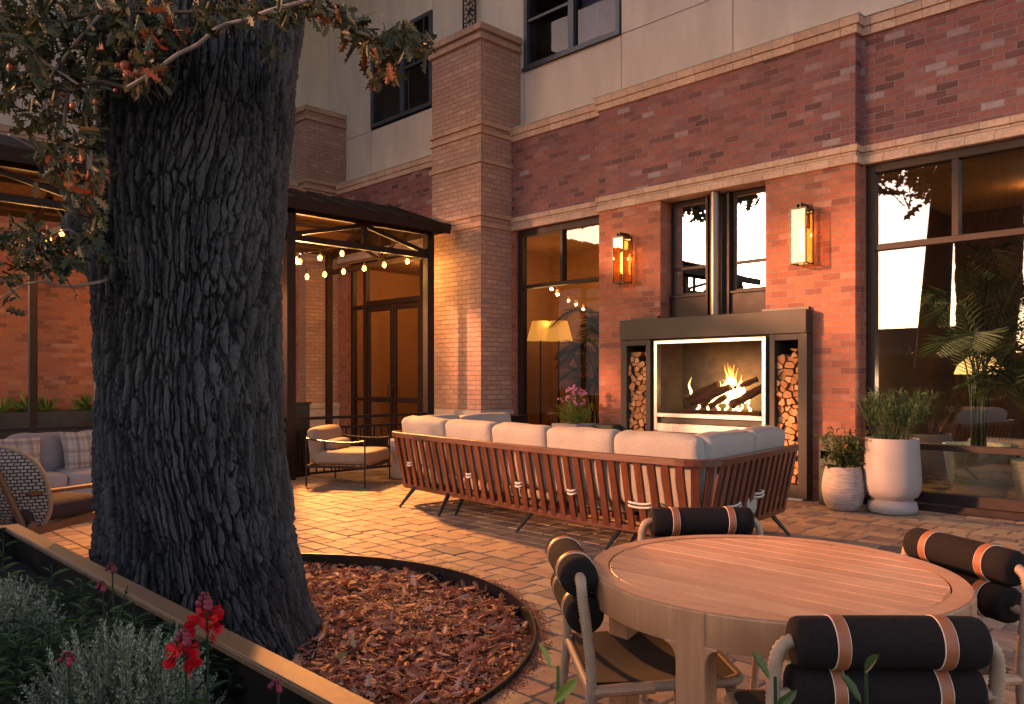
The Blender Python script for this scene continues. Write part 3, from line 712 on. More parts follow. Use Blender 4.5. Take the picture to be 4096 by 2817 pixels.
# ---------------------------------------------------------------- fireplace
fp = empty('fireplace', 'large outdoor gas fireplace in a dark metal surround with steel framed glass', 'fireplace', (-5.21, 8.45, 0))
def fpart(name, mb, mat, parent=None, **k):
    o = mb.build(name, mat, parent or fp, **k)
    if parent is None: o.matrix_parent_inverse = Matrix.Translation((5.21, -8.45, 0))
    return o
YR = 9.05
fpart('mantel', MB().box(-6.53, 8.43, 1.856, -3.963, YB-.005, 2.118), 'surround_metal', bevel=.004)
fpart('mantel_flashing', MB().box(-6.44, YB-.05, 2.119, -6.0, YB-.004, 2.16).box(-4.55, YB-.05, 2.119, -3.99, YB-.004, 2.155), 'black_metal')
for a, b_, n0, n1, zb in ((-6.53, -6.05, -6.43, -6.122, .168), (-4.405, -3.963, -4.342, -4.065, .168)):
    m_ = MB(); y0, y1 = 8.45, YB-.004
    m_.box(a, y0, .0, n0, y1, 1.853); m_.box(n1, y0, .0, b_, y1, 1.853); m_.box(n0, y0, .0, n1, y1, zb); m_.box(n0, y0, 1.782, n1, y1, 1.853)
    # lined recess
    m_.box(n0-.02, y1, zb-.02, n0-.002, 8.86, 1.80); m_.box(n1+.002, y1, zb-.02, n1+.02, 8.86, 1.80); m_.box(n0-.02, 8.86, zb-.02, n1+.02, 8.88, 1.80)
    m_.box(n0, y1, zb-.02, n1, 8.859, zb-.001); m_.box(n0, y1, 1.783, n1, 8.859, 1.80)
    fpart('wood_niche', m_, 'surround_metal', bevel=.003)
sf = MB(); X0, X1 = -5.98, -4.443; ys = 8.43
sf.box(X0, ys, .70, X0+.045, ys+.09, 1.832); sf.box(X1-.045, ys, .70, X1, ys+.09, 1.832); sf.box(X0+.045, ys, 1.79, X1-.045, ys+.09, 1.832)
sf.box(X0+.045, ys, .865, X1-.045, ys+.09, .915); sf.box(X0+.045, ys+.004, .68, X1-.045, ys+.09, .785)
so_ = fpart('steel_frame', sf, 'steel', bevel=.003)
fpart('vent', MB().box(X0+.045, ys+.05, .786, X1-.045, ys+.06, .864).box(X0+.05, ys+.004, .79, X1-.05, ys+.03, .80), 'black_metal', parent=so_)
fpart('glass', B(X0+.04, ys+.05, .90, X1-.04, ys+.055, 1.80), 'glass_fire')
fbx = MB(); fbx.box(X0+.0, ys+.09, .86, X0+.02, YR, 1.84); fbx.box(X1-.02, ys+.09, .86, X1, YR, 1.84); fbx.box(X0, ys+.09, 1.82, X1, YR, 1.84); fbx.box(X0, ys+.09, .86, X1, YR, .90)
fbx.box(X0, YR, .86, X1, YR+.02, 1.84)
M['firebox_metal'] = simple('firebox_metal', (.15,.125,.105), .75, spec=.1)
fpart('firebox', fbx, 'firebox_metal')
fpart('hearth_stone', B(-6.05, 8.50, .05, -4.405, 8.56, .695), 'marble'); fpart('hearth_base', B(-6.5, 8.40, 0.002, -4.0, 8.449, .02), 'concrete')
fpart('filler', MB().box(-6.05, 8.52, .70, X0-.001, 8.60, 1.853).box(X1+.001, 8.52, .70, -4.405, 8.60, 1.853).box(X0, 8.53, 1.833, X1, 8.6, 1.855), 'black_metal')
# gas burner, logs, embers, flames
fpart('burner', MB().box(-5.75, 8.68, .905, -4.65, 8.95, .96), 'char_log', bevel=.01)
def firelog(p, q, r, nm='log'):
    p, q = Vector(p), Vector(q); pts = [p.lerp(q, i/10) for i in range(11)]
    pts = [a+noise.noise_vector(a*9)*.012 for a in pts]
    rs = [r*.85*(1+.35*noise.noise(a*14)) for a in pts]
    return fpart(nm, MB().tube(pts, rs, 12), 'char_log', smooth=True, angle=60)
firelog((-5.68, 8.72, 1.10), (-5.25, 8.78, 1.27), .055); firelog((-5.58, 8.66, 1.03), (-5.05, 8.70, 1.25), .06)
firelog((-5.05, 8.75, 1.22), (-4.75, 8.80, 1.34), .04); firelog((-5.02, 8.68, 1.03), (-4.58, 8.74, 1.27), .06)
firelog((-5.40, 8.62, 1.0), (-5.30, 8.64, 1.10), .035); firelog((-5.3, 8.66, 1.0), (-5.1, 8.68, 1.14), .045); firelog((-4.98, 8.64, 1.0), (-4.92, 8.66, 1.10), .035)
def tongue(x, y, z, h, r, lean):
    pts = []; rs = []
    for i in range(13):
        t = i/12; pts.append((x+lean*t*t+.018*math.sin(t*7+x*30), y+.01*math.sin(t*5), z+h*t)); rs.append(max(.0008, r*(math.sin(math.pi*min(1, t*.75+.22))**1.0)*(1-t**1.6)))
    return pts, rs
fr_ = random.Random(5); fm = MB()
for i in range(34):
    x = fr_.gauss(-5.10, .11); hh = .30*math.exp(-((x+5.08)/.15)**2)+.06+fr_.uniform(-.04, .06)
    pts, rs = tongue(x, 8.77+fr_.uniform(-.03, .03), 1.05, hh*1.2, fr_.uniform(.018, .036), fr_.uniform(-.05, .05)); fm.tube(pts, rs, 10, False)
for x in (-5.5, -5.35, -5.22, -5.1, -5.02, -4.95, -4.9, -4.8):
    pts, rs = tongue(x, 8.70, .955, .07+.04*fr_.random(), .016, .01); fm.tube(pts, rs, 10, False)
pts, rs = tongue(-5.62, 8.7, 1.15, .22, .018, .01); fm.tube(pts, rs, 8, False)
fpart('flames', fm, 'flame', smooth=True, angle=180)
fl_ = bpy.data.lights.new('fire_light', 'POINT'); fl_.energy = .8; fl_.color = (1, .45, .13); fl_.shadow_soft_size = .12
fo = bpy.data.objects.new('fire_light', fl_); col.objects.link(fo); fo.location = (-5.1, 8.72, 1.25)

# firewood in both niches: voronoi cells = split logs
def clip(poly, px, py, nx, ny):
    out = []
    for i in range(len(poly)):
        a, b_ = poly[i], poly[(i+1) % len(poly)]
        da = (a[0]-px)*nx+(a[1]-py)*ny; db = (b_[0]-px)*nx+(b_[1]-py)*ny
        if da <= 0: out.append(a)
        if (da < 0 < db) or (db < 0 < da):
            t = da/(da-db); out.append((a[0]+(b_[0]-a[0])*t, a[1]+(b_[1]-a[1])*t))
    return out
def woodpile(x0, x1, z0, z1, seed, side):
    rr = random.Random(seed); pts = []; rad = []; tries = 0
    while tries < 3000:
        p = (rr.uniform(x0-.01, x1+.01), rr.uniform(z0, z1)); tries += 1; rp = rr.choice((.024, .036, .046, .060))
        if all((p[0]-q[0])**2+((p[1]-q[1])*1.15)**2 > (rp+rq)**2 for q, rq in zip(pts, rad)): pts.append(p); rad.append(rp)
    for i, p in enumerate(pts):
        poly = [(x0, z0), (x1, z0), (x1, z1), (x0, z1)]
        for q in pts:
            if q is p or abs(q[0]-p[0]) > .35 or abs(q[1]-p[1]) > .35: continue
            dx, dz = q[0]-p[0], q[1]-p[1]; L = math.hypot(dx, dz)
            poly = clip(poly, (p[0]+q[0])/2-dx/L*.0022, (p[1]+q[1])/2-dz/L*.0022, dx/L, dz/L)
            if len(poly) < 3: break
        if len(poly) < 3: continue
        cx = sum(a for a, b_ in poly)/len(poly); cz = sum(b_ for a, b_ in poly)/len(poly)
        k = rr.uniform(.90, .98); poly = [(cx+(a-cx)*k, cz+(b_-cz)*k) for a, b_ in poly]
        yf = 8.50+rr.uniform(-.02, .05)
        if p[1] > z1-.10 and rr.random() < .35: continue
        tilt = rr.uniform(-.12, .12); tz = rr.uniform(-.12, .12)
        mb = MB(); t = .32+.66*rr.random()
        b0 = len(mb.v); n = len(poly)
        for d in (0, 1):
            for a, b_ in poly:
                yy = yf+(a-cx)*tilt+(b_-cz)*tz if d == 0 else 8.80
                mb.v.append((a, yy, b_))
        mb.f.append(tuple(range(n))); mb.t.append(t)
        mb.f.append(tuple(range(n, 2*n))[::-1]); mb.t.append(t)
        for i2 in range(n):
            j = (i2+1) % n; mb.f.append((i2, n+i2, n+j, j)); mb.t.append(.12 if rr.random() < .5 else .4)
        o = mb.build('firewood_log', 'firewood', bevel=.003)
        tag(o, 'split firewood log with pale sawn end stacked in the %s niche of the fireplace surround' % side, 'firewood', 'firewood stacked in the %s niche' % side)
woodpile(-6.428, -6.124, .17, 1.70, 11, 'left'); woodpile(-4.340, -4.067, .17, 1.69, 12, 'right')

# ---------------------------------------------------------------- wall lanterns
def lantern(x0, label, white):
    y0, y1, z0, z1 = -.115, .115, -.31, .31
    o = empty('wall_lantern', label, 'wall lantern', (x0+.09, 8.458, 2.92), group='wall lanterns beside the fireplace')
    s_ = .0875; f = MB(); t = .017
    for sx in (-1, 1):
        for sy in (-1, 1): f.box(sx*s_-t/2, sy*s_-t/2, -.305, sx*s_+t/2, sy*s_+t/2, .305)
    for zz in (-.305, .295):
        f.box(-s_-.002, -s_-t/2-.002, zz, s_+.002, -s_+t/2, zz+.014); f.box(-s_-.002, s_-t/2, zz, s_+.002, s_+t/2+.002, zz+.014)
        f.box(-s_-t/2-.002, -s_, zz+.001, -s_+t/2, s_, zz+.013); f.box(s_-t/2, -s_, zz+.001, s_+t/2+.002, s_, zz+.013)
    f.build('frame', 'black_metal', o)
    MB().box(-.03, -s_, .31, -.018, s_+.03, .365).box(.018, -s_, .31, .03, s_+.03, .365).box(-.018, -s_, .352, .018, s_+.03, .365).build('handle', 'black_metal', o)
    B(-.055, s_+.02, .06, .055, .141, .30).build('back_plate', 'black_metal', o, bevel=.004)
    B(-.01, s_, .30, .01, .12, .312).build('arm', 'black_metal', o)
    g_ = MB(); q = s_-.001
    g_.box(-q, -q-.002, -.29, q, -q, .295); g_.box(-q, q, -.29, q, q+.002, .295); g_.box(-q-.002, -q, -.29, -q, q, .295); g_.box(q, -q, -.29, q+.002, q, .295)
    g_.build('glass', 'glass_lamp', o)
    b = MB().lathe([(.006, .29), (.016, .28), (.018, .12), (.016, .11)], n=12).build('socket', 'black_metal', o, smooth=True)
    b = MB().lathe([(.012, .11), (.024, .08), (.026, -.12), (.014, -.17), (.001, -.176)], n=14).build('bulb', 'filament', o, smooth=True)
    l_ = bpy.data.lights.new('lantern_light', 'POINT'); l_.energy = 13; l_.color = (1, .50, .17); l_.shadow_soft_size = .03
    lo_ = bpy.data.objects.new('lantern_light', l_); col.objects.link(lo_); lo_.location = (x0+.09, 8.458, 2.96); 
    return o
M['glass_lamp'] = glass_mat('glass_lamp', .16, (1,.84,.56), .015, ior=1.3, gcol=(1,.86,.55,1))
lantern(-6.60, 'black box lantern on brick between tall window and flue niche', 0)
lantern(-4.115, 'black box lantern glowing on brick right of the flue niche', 1)

# ---------------------------------------------------------------- canopy
cn = empty('canopy', 'dark bronze metal canopy with trusses sheltering the entrance walkway', 'canopy', (-9.64, 5.3, 0))
def cpart(name, mb, mat='canopy_metal', **k):
    o = mb.build(name, mat, cn, **k); o.matrix_parent_inverse = Matrix.Translation((9.64, -5.3, 0)); return o
PY = [7.68, 5.32, 2.99, .65]
for y in PY: cpart('post', B(-9.70, y-.065, 0, -9.58, y+.065, 3.56), bevel=.004)
for y in PY: cpart('post', B(-12.55, y-.05, 0, -12.45, y+.05, 3.56), bevel=.004)
for i in range(3):
    a, b_ = PY[i+1], PY[i]; mid = (a+b_)/2; t = MB()
    t.bar((-9.64, a+.05, 3.24), (-9.64, b_-.05, 3.24), .07, .085); t.bar((-9.64, mid, 3.283), (-9.64, mid, 3.56), .065, .065, (1,0,0))
    t.bar((-9.64, mid-.02, 3.55), (-9.64, a+.06, 3.29), .05, .06); t.bar((-9.64, mid+.02, 3.55), (-9.64, b_-.06, 3.29), .05, .06)
    t.bar((-9.64, a-.05, 3.60), (-9.64, b_+.05, 3.60), .08, .08)
    cpart('truss', t, bevel=.003)
    t = MB(); t.bar((-12.5, a, 3.60), (-12.5, b_, 3.60), .08, .08); cpart('beam', t)
for y in PY:
    t = MB(); t.bar((-9.6, y, 3.25), (-12.5, y, 3.25), .07, .085); t.bar((-10.9, y, 3.25), (-10.9, y, 4.05), .06, .06, (0,1,0))
    t.bar((-10.9, y, 4.0), (-9.7, y, 3.55), .05, .07, (0,1,0)); t.bar((-10.9, y, 4.0), (-12.4, y, 3.5), .05, .07, (0,1,0)); t.bar((-10.9, y, 3.3), (-10.2, y, 3.78), .04, .05, (0,1,0)); t.bar((-10.9, y, 3.3), (-11.7, y, 3.72), .04, .05, (0,1,0))
    cpart('truss', t)
t = MB()
for xx, zz in ((-9.95, 3.72), (-10.35, 3.87), (-10.9, 4.06), (-11.5, 3.86), (-12.1, 3.66)): t.box(xx-.03, .4, zz-.06, xx+.03, 7.75, zz)
cpart('purlin', t)
r_ = MB(); ye = 7.86; yh_ = 7.86
# sloping standing-seam roof sheets with thickness
def sheet(mb, p, q, r, s_, th=.03):
    b = [Vector(v) for v in (p, q, r, s_)]; t_ = [v+Vector((0, 0, th)) for v in b]
    mb.quad(b[::-1]); mb.quad(t_)
    for i in range(4): k = (i+1) % 4; mb.quad([b[i], b[k], t_[k], t_[i]])
sheet(r_, (-9.38, .2, 3.66), (-9.38, ye, 3.66), (-10.9, ye-.1, 4.20), (-10.9, .2, 4.20)); sheet(r_, (-10.9, .2, 4.20), (-10.9, ye-.1, 4.20), (-12.7, ye, 3.60), (-12.7, .2, 3.60))
cpart('roof_sheet', r_)
M['deck_wood'] = simple('deck_wood', (.10,.045,.02), .6, var=.3, scale=6, stretch=(1,8,1))
r_ = MB(); sheet(r_, (-9.5, .3, 3.655), (-9.5, 7.75, 3.655), (-10.9, 7.75, 4.16), (-10.9, .3, 4.16), .012); sheet(r_, (-10.9, .3, 4.16), (-10.9, 7.75, 4.16), (-12.6, 7.75, 3.59), (-12.6, .3, 3.59), .012); cpart('deck', r_, 'deck_wood')
r_ = MB()
for k in range(16): y = ye-.05-k*.42; r_.bar((-9.40, y, 3.71), (-10.9, y, 4.245), .012, .03, (0, 0, 1))
cpart('seam', r_)
r_ = MB(); r_.quad([(-9.35, ye+.012, 3.60), (-12.7, ye+.012, 3.56), (-10.9, ye+.012, 4.26)]); r_.quad([(-9.35, ye-.02, 3.60), (-10.9, ye-.02, 4.26), (-12.7, ye-.02, 3.56)])
r_.quad([(-9.35, ye+.012, 3.60), (-10.9, ye+.012, 4.26), (-10.9, ye-.02, 4.26), (-9.35, ye-.02, 3.60)])
cpart('gable_panel', r_)
r_ = MB(); r_.prism([(0, 3.585), (.03, 3.57), (.06, 3.715), (.0, 3.715)], lambda a, b_, d: (-9.40+a, d, b_), .2, ye+.03); cpart('fascia', r_)
# flood light under the canopy aimed at the patio
FL = Vector((-11.0, 6.15, 3.10))
fo_ = empty('floodlight', 'small glowing floodlight under the canopy beside the trunk', 'light', FL)
MB().box(-.06, -.05, -.01, .02, .05, .12).build('housing', 'black_metal', fo_); MB().box(.02, -.045, 0, .026, .045, .11).build('lens', 'flood_lens', fo_); MB().box(-.03, -.008, .12, -.01, .008, .2).build('bracket', 'black_metal', fo_)
sp = bpy.data.lights.new('flood', 'SPOT'); sp.energy = 1500; sp.color = (1, .37, .10); sp.spot_size = R(75); sp.spot_blend = .6; sp.shadow_soft_size = .12
spo = bpy.data.objects.new('flood', sp); col.objects.link(spo); spo.location = FL+Vector((.05, 0, .03))
spo.rotation_euler = (Vector((.05, 0, .03))*0+FL-Vector((-4.2, 3.8, .3))).to_track_quat('Z', 'Y').to_euler()
# railing
ra = empty('railing', 'low dark metal railing with balusters between the canopy posts', 'railing', (-9.64, 5.3, 0))
def rpart(name, mb): o = mb.build(name, 'canopy_metal', ra); o.matrix_parent_inverse = Matrix.Translation((9.64, -5.3, 0)); return o
for i in range(3):
    a, b_ = PY[i+1]+.05, PY[i]-.05
    rpart('top_rail', B(-9.665, a, .79, -9.615, b_, .83)); rpart('mid_rail', B(-9.66, a, .655, -9.62, b_, .685)); rpart('bottom_rail', B(-9.66, a, .045, -9.62, b_, .075))
    t = MB(); k = int((b_-a)/.115)
    for j in range(1, k): y = a+(b_-a)*j/k; t.box(-9.648, y-.008, .075, -9.632, y+.008, .655)
    o = rpart('balusters', t)
# electrical box and dark cabinet by the near post
tag(MB().box(-10.35, 5.35, 0, -9.85, 5.75, 1.0).box(-10.37, 5.33, 1.0, -9.83, 5.77, 1.03).build('cabinet', 'black_metal', bevel=.005), 'black cabinet standing behind the railing by the canopy post', 'cabinet')

# string lights
def strand(pts, label, en=6.5):
    o = empty('string_lights', label, 'string lights', pts[0], group='string lights under the canopy'); base = Vector(pts[0])
    cab = []; P_ = [Vector(p)+Vector((0, 0, .10)) for p in pts]
    path = smoothpath([p-base for p in P_], 4); MB().tube(path, .006, 6).build('cable', 'black_metal', o, smooth=True)
    for p in pts:
        q = Vector(p)-base
        bo = MB().lathe([(.004, -.052), (.024, -.048), (.034, -.022), (.032, 0), (.020, .022), (.012, .03)], q, 14).build('bulb', 'bulb', o, smooth=True)
        MB().lathe([(.014, .028), (.015, .075), (.006, .10)], q, 10).build('socket', 'black_metal', o, smooth=True)
        l_ = bpy.data.lights.new('bulb_light', 'POINT'); l_.energy = en; l_.color = (1, .47, .12); l_.shadow_soft_size = .035
        lo_ = bpy.data.objects.new('bulb_light', l_); col.objects.link(lo_); lo_.location = Vector(p)-Vector((0, 0, .075))
def onX(x, y, X):
    t = (x-2048)/3180; d = -X/(CA-t*SA); return (X, d*(SA+t*CA), CAMH-(y-1515)/3180*d)
strand([onX(*p, X) for p, X in (((1199,1043), -10.6), ((1280,1028), -10.5), ((1368,1010), -10.35))], 'short run of three bulbs nearest the camera under the canopy')
strand([onX(*p, -11.3+i*.24) for i, p in enumerate(((1228,1103), (1299,1094), (1374,1083), (1457,1070), (1537,1056), (1630,1042)))], 'long run of six glowing bulbs in front of the entrance doors')
strand([onX(*p, -11.0) for p in ((52,1002), (95,987), (138,970), (194,951), (248,928))], 'run of small bulbs left of the tree trunk against the far brick wall', 3.0)
strand([onX(365, 1029, -12.0), onX(440, 1010, -12.0), onX(520, 1000, -12.0)], 'bulbs half hidden behind the left edge of the tree trunk', 3.0)

# ---------------------------------------------------------------- tree
def trunk_profile(z):
    T = [(-.15, -1.63, .635), (0.0, -1.635, .58), (.12, -1.638, .538), (.3, -1.635, .508), (.55, -1.65, .474), (1.0, -1.69, .450), (1.5, -1.705, .442), (2.0, -1.695, .452), (2.7, -1.65, .472), (3.4, -1.615, .50), (4.2, -1.60, .53), (5.2, -1.60, .50), (6.4, -1.62, .42)]
    for i in range(len(T)-1):
        a, b_ = T[i], T[i+1]
        if z <= b_[0]:
            t = max(0, (z-a[0])/(b_[0]-a[0])); return a[1]+(b_[1]-a[1])*t, a[2]+(b_[2]-a[2])*t
    return T[-1][1], T[-1][2]
oak = empty('oak_tree', 'massive old oak trunk with deeply furrowed dark bark in the round leaf bed', 'tree', (TC.x, TC.y, 0))
def oakpart(name, mb, mat, **k):
    o = mb.build(name, mat, oak, **k); o.matrix_parent_inverse = Matrix.Translation((-TC.x, -TC.y, 0)); return o
def build_trunk():
    mb = MB(); z = -.15; zs = []
    while z < 3.55: zs.append(z); z += .0056
    while z < 6.4: zs.append(z); z += .05
    NC = 760; DT = 4.2
    # columns denser facing the camera
    tocam = math.atan2(-TC.y, -TC.x)
    angs = []
    for k in range(NC):
        u = k/NC*2*math.pi; angs.append(tocam+u-.62*math.sin(u)*1.0)
    left = tocam-math.pi/2       # screen left side
    def bulge(z, a):
        def gb(z0, a0, sz, sa, amp):
            da = (a-a0+math.pi) % (2*math.pi)-math.pi; return amp*math.exp(-((z-z0)/sz)**2-(da/sa)**2)
        return gb(2.12, left+.10, .14, .30, .14)+gb(1.92, left+.05, .12, .25, .05)+gb(1.30, left+.2, .06, .16, -.02)+gb(2.95, tocam+.0, .25, .35, .035)+gb(2.98, tocam-.02, .07, .10, -.05)+gb(3.3, left+.3, .3, .4, .05)
    for z in zs:
        lat, r = trunk_profile(z); cx = -CA*DT+SA*lat; cy = SA*DT+CA*lat
        for a in angs:
            ca, sa = math.cos(a), math.sin(a)
            p = Vector((ca*.5, sa*.5, z))
            wq = noise.noise_vector(Vector((ca*1.2, sa*1.2, z*1.1))); 
            j1 = noise.noise_vector(Vector((p.x*22, p.y*22, z*9))); j2 = noise.noise_vector(Vector((p.x*70, p.y*70, z*50)))
            sp_ = Vector((p.x*29+wq.x*3.4+j1.x*.38+j2.x*.10, p.y*29+wq.y*3.4+j1.y*.38+j2.y*.10, z*3.6+wq.z*1.5+j1.z*.25+j2.z*.10))
            fin0 = noise.noise(Vector((p.x*55, p.y*55, z*22))); d, pt = noise.voronoi(sp_); e1 = min(1, max(0, (d[1]-d[0]+.12*fin0)/.20)); crack = e1**.8
            hsh = math.sin(pt[0].x*12.99+pt[0].y*78.2+pt[0].z*37.7)*43758.5; hsh -= math.floor(hsh)
            sp2 = Vector((p.x*30+wq.y*4+j2.z*.3, p.y*30-wq.x*4+j2.x*.3, z*15+wq.z*4+j1.y*.9)); d2, pt2 = noise.voronoi(sp2); c2 = min(1, (d2[1]-d2[0])*4.5)
            h2 = math.sin(pt2[0].x*12.99+pt2[0].y*78.2+pt2[0].z*37.7)*43758.5; h2 -= math.floor(h2)
            rid = noise.noise(Vector((p.x*8+wq.x*2.6, p.y*8+wq.y*2.6, z*1.1)))
            fine = noise.fractal(Vector((p.x*80, p.y*80, z*45)), 1, 2, 4)
            lowf = noise.noise(Vector((ca*1.7, sa*1.7, z*.8)))
            tl = (sp_.x-pt[0].x)*(-sa)+(sp_.y-pt[0].y)*ca; hgt = crack*(.013+.016*hsh+.016*tl)+crack*(.002*c2+.009*h2)+.018*max(-.5, rid)+.0058*fine
            flare = 1+.12*math.sin(5*a+1)*max(0, .5-z)*1.2
            rr = (r-.022)*flare+lowf*.022+hgt+bulge(z, a)
            mb.v.append((cx+rr*ca, cy+rr*sa, z)); mb_t.append(min(1, max(0, .05+hgt/.040)))  # crack shade put into the tint: low bark is darker
    n = len(zs)
    for i in range(n-1):
        for k in range(NC):
            k2 = (k+1) % NC; mb.f.append((i*NC+k, i*NC+k2, (i+1)*NC+k2, (i+1)*NC+k)); mb.t.append(.5)
    return mb
mb_t = []
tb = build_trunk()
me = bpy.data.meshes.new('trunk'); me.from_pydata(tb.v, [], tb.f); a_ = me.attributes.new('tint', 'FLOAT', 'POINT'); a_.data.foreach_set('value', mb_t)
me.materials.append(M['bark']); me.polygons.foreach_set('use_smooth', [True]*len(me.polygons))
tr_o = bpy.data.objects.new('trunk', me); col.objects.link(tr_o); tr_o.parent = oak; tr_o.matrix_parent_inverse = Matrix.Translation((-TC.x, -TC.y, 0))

# leaves ---------------------------------------------------------------
OAK = [(0, 0), (.10, .03), (.16, .13), (.08, .17), (.12, .24), (.27, .30), (.13, .38), (.13, .46), (.30, .58), (.13, .62), (.12, .70), (.22, .82), (.09, .85), (0, 1.0)]
OAKP = OAK+[(-x, y) for x, y in reversed(OAK[1:-1])]
def add_leaf(mb, p, d, nrm, size, tint, shape=OAKP, fold=.25, curl=.2):
    d = d.normalized(); s_ = d.cross(nrm)
    if s_.length < 1e-3: s_ = d.cross(Vector((1, 0, 0)))
    s_.normalize(); n = s_.cross(d); b = len(mb.v)
    half = len(shape)//2+1
    def P_(x, y): return p+(d*y+s_*x+n*(abs(x)*fold+curl*(y-.5)**2))*size
    mb.v += [tuple(P_(x, y)) for x, y in shape]; L = len(shape)
    right = list(range(0, half)); leftl = [0]+list(range(L-1, half-2, -1))
    mb.f.append(tuple(b+i for i in right)); mb.t.append(tint)
    mb.f.append(tuple(b+i for i in reversed(leftl))); mb.t.append(tint)
ELL = [(0, 0), (.14, .2), (.2, .45), (.13, .75), (0, 1)]; ELLP = ELL+[(-x, y) for x, y in reversed(ELL[1:-1])]
NEED = [(0, 0), (.05, .3), (.05, .7), (0, 1)]; NEEDP = NEED+[(-x, y) for x, y in reversed(NEED[1:-1])]
ELLP0 = [(0, 0), (.2, .4), (0, 1), (-.2, .4)]
def rdir(rr, up=0): 
    v = Vector((rr.gauss(0, 1), rr.gauss(0, 1), rr.gauss(0, 1)+up)); return v.normalized()
lr = random.Random(21); fol = MB(); tw = MB()
# leaf sprays: (x, y, rx, ry, dist, leaves, autumn)
SPR = [(40,60,90,80,3.5,150,.45),(150,60,90,70,3.6,170,.45),(280,70,80,70,3.5,180,.5),(370,70,50,60,3.45,70,.55),(330,165,55,45,3.45,70,.7),(60,180,80,70,3.6,130,.45),(170,200,70,60,3.6,110,.5),(90,265,45,35,3.7,50,.5),
 (200,310,35,45,3.6,45,.5),(130,350,40,50,3.6,50,.55),(185,430,40,50,3.5,70,.6),(220,400,25,40,3.5,35,.6),(225,490,20,15,3.5,14,.5),(470,35,50,35,3.4,40,.4),(560,40,45,30,3.4,22,.35),(650,25,45,22,3.4,60,.4),(720,20,35,18,3.4,30,.55),
 (770,35,28,16,3.4,26,.45),(800,62,26,18,3.4,30,.5),(835,95,28,20,3.4,34,.55),(875,110,26,22,3.4,34,.7),(905,75,20,26,3.4,20,.4),(885,155,20,18,3.4,22,.8),(925,105,20,16,3.4,20,.45),(962,100,18,22,3.4,22,.5),(850,180,16,14,3.4,12,.55),(615,110,22,22,3.42,9,.3),
 (30,545,45,40,3.5,50,.35),(90,560,50,35,3.5,60,.35),(150,590,38,30,3.5,40,.4),(60,600,40,30,3.5,26,.35),(10,640,25,25,3.5,16,.35),(205,535,25,20,3.5,20,.35),(240,590,18,14,3.5,10,.5),(15,690,10,12,3.5,4,.5)]
for (x, y, rx, ry, d, n, au) in SPR:
    c0 = atD(x, y, d)
    for i in range(int(n*1.15)):
        px = x+lr.gauss(0, rx*.55); py = y+lr.gauss(0, ry*.55); dd = d+lr.gauss(0, .12)
        p = atD(px, py, dd); t = min(1, max(0, lr.gauss(au*.52, .24)))
        if au > .5 and lr.random() < .18: t = lr.uniform(.8, 1)
        add_leaf(fol, p, rdir(lr, -.3), rdir(lr, .8), lr.uniform(.048, .092), t, fold=lr.uniform(.1, .45), curl=lr.uniform(-.5, .7))
        if i % 4 == 0:
            q = p+(c0-p)*lr.uniform(.3, .6); tw.tube([q, (p+q)/2+rdir(lr)*.012, p], [.0028, .002, .0012], 5, False)
oakpart('foliage', fol, 'oak_leaf')
def branch(pts, r0, r1, mat='twig', d=3.5):
    P_ = [atD(*p) if len(p) == 3 else atD(p[0], p[1], d) for p in pts]; path = smoothpath(P_, 6)
    path = [p+noise.noise_vector(p*7)*.008 for p in path]; n = len(path)
    oakpart('branch', MB().tube(path, [r0+(r1-r0)*i/(n-1) for i in range(n)], 8), mat, smooth=True)
branch([(290,200),(345,165),(400,125),(450,100),(500,62),(560,45),(620,26),(690,4),(740,-15)], .008, .010, d=3.3)
branch([(690,8),(740,20),(790,45),(840,75),(880,110),(900,125)], .009, .003, d=3.4); branch([(880,110),(930,112),(965,112)], .004, .002, d=3.4); branch([(800,50),(850,30),(900,70)], .004, .002, d=3.4); branch([(850,80),(870,140),(850,185)], .003, .0015, d=3.4)
branch([(205,472,3.62),(203,400,3.6),(200,330,3.6),(193,260,3.6),(200,170,3.6),(215,60,3.6)], .014, .009)
branch([(150,455,3.6),(160,420,3.6),(155,340,3.6),(148,280,3.6),(160,190,3.6)], .011, .007)
branch([(320,205),(270,195),(220,185),(160,205),(100,190)], .012, .005, 'twig_dark'); branch([(330,160),(300,60),(290,-10)], .010, .012, 'twig_dark'); branch([(0,20),(120,50),(240,25),(400,30),(560,15)], .007, .009, 'twig_dark')
branch([(0,40),(60,110),(130,160),(200,210)], .006, .006, 'twig'); branch([(260,-10),(180,90),(120,170),(100,250)], .008, .004, 'twig')
branch([(275,632,4.05),(250,634,3.85),(215,640,3.6),(150,650,3.55),(90,640,3.5),(30,660,3.5),(-20,690,3.5)], .009, .003)
branch([(268,600,4.05),(240,590,3.8),(215,575,3.6),(160,580,3.55),(110,610,3.5),(60,640,3.5)], .006, .003, 'twig_dark'); branch([(262,560,4.05),(235,550,3.8),(200,570,3.6),(130,560,3.5),(60,585,3.5),(-10,600,3.5)], .010, .005, 'twig_dark'); branch([(250,525,4.0),(215,520,3.7),(190,545,3.6),(150,520,3.5),(90,540,3.5)], .006, .003)
branch([(95,560),(130,610),(165,655),(170,680)], .004, .002, 'twig_dark')
oakpart('twigs', tw, 'twig_dark')
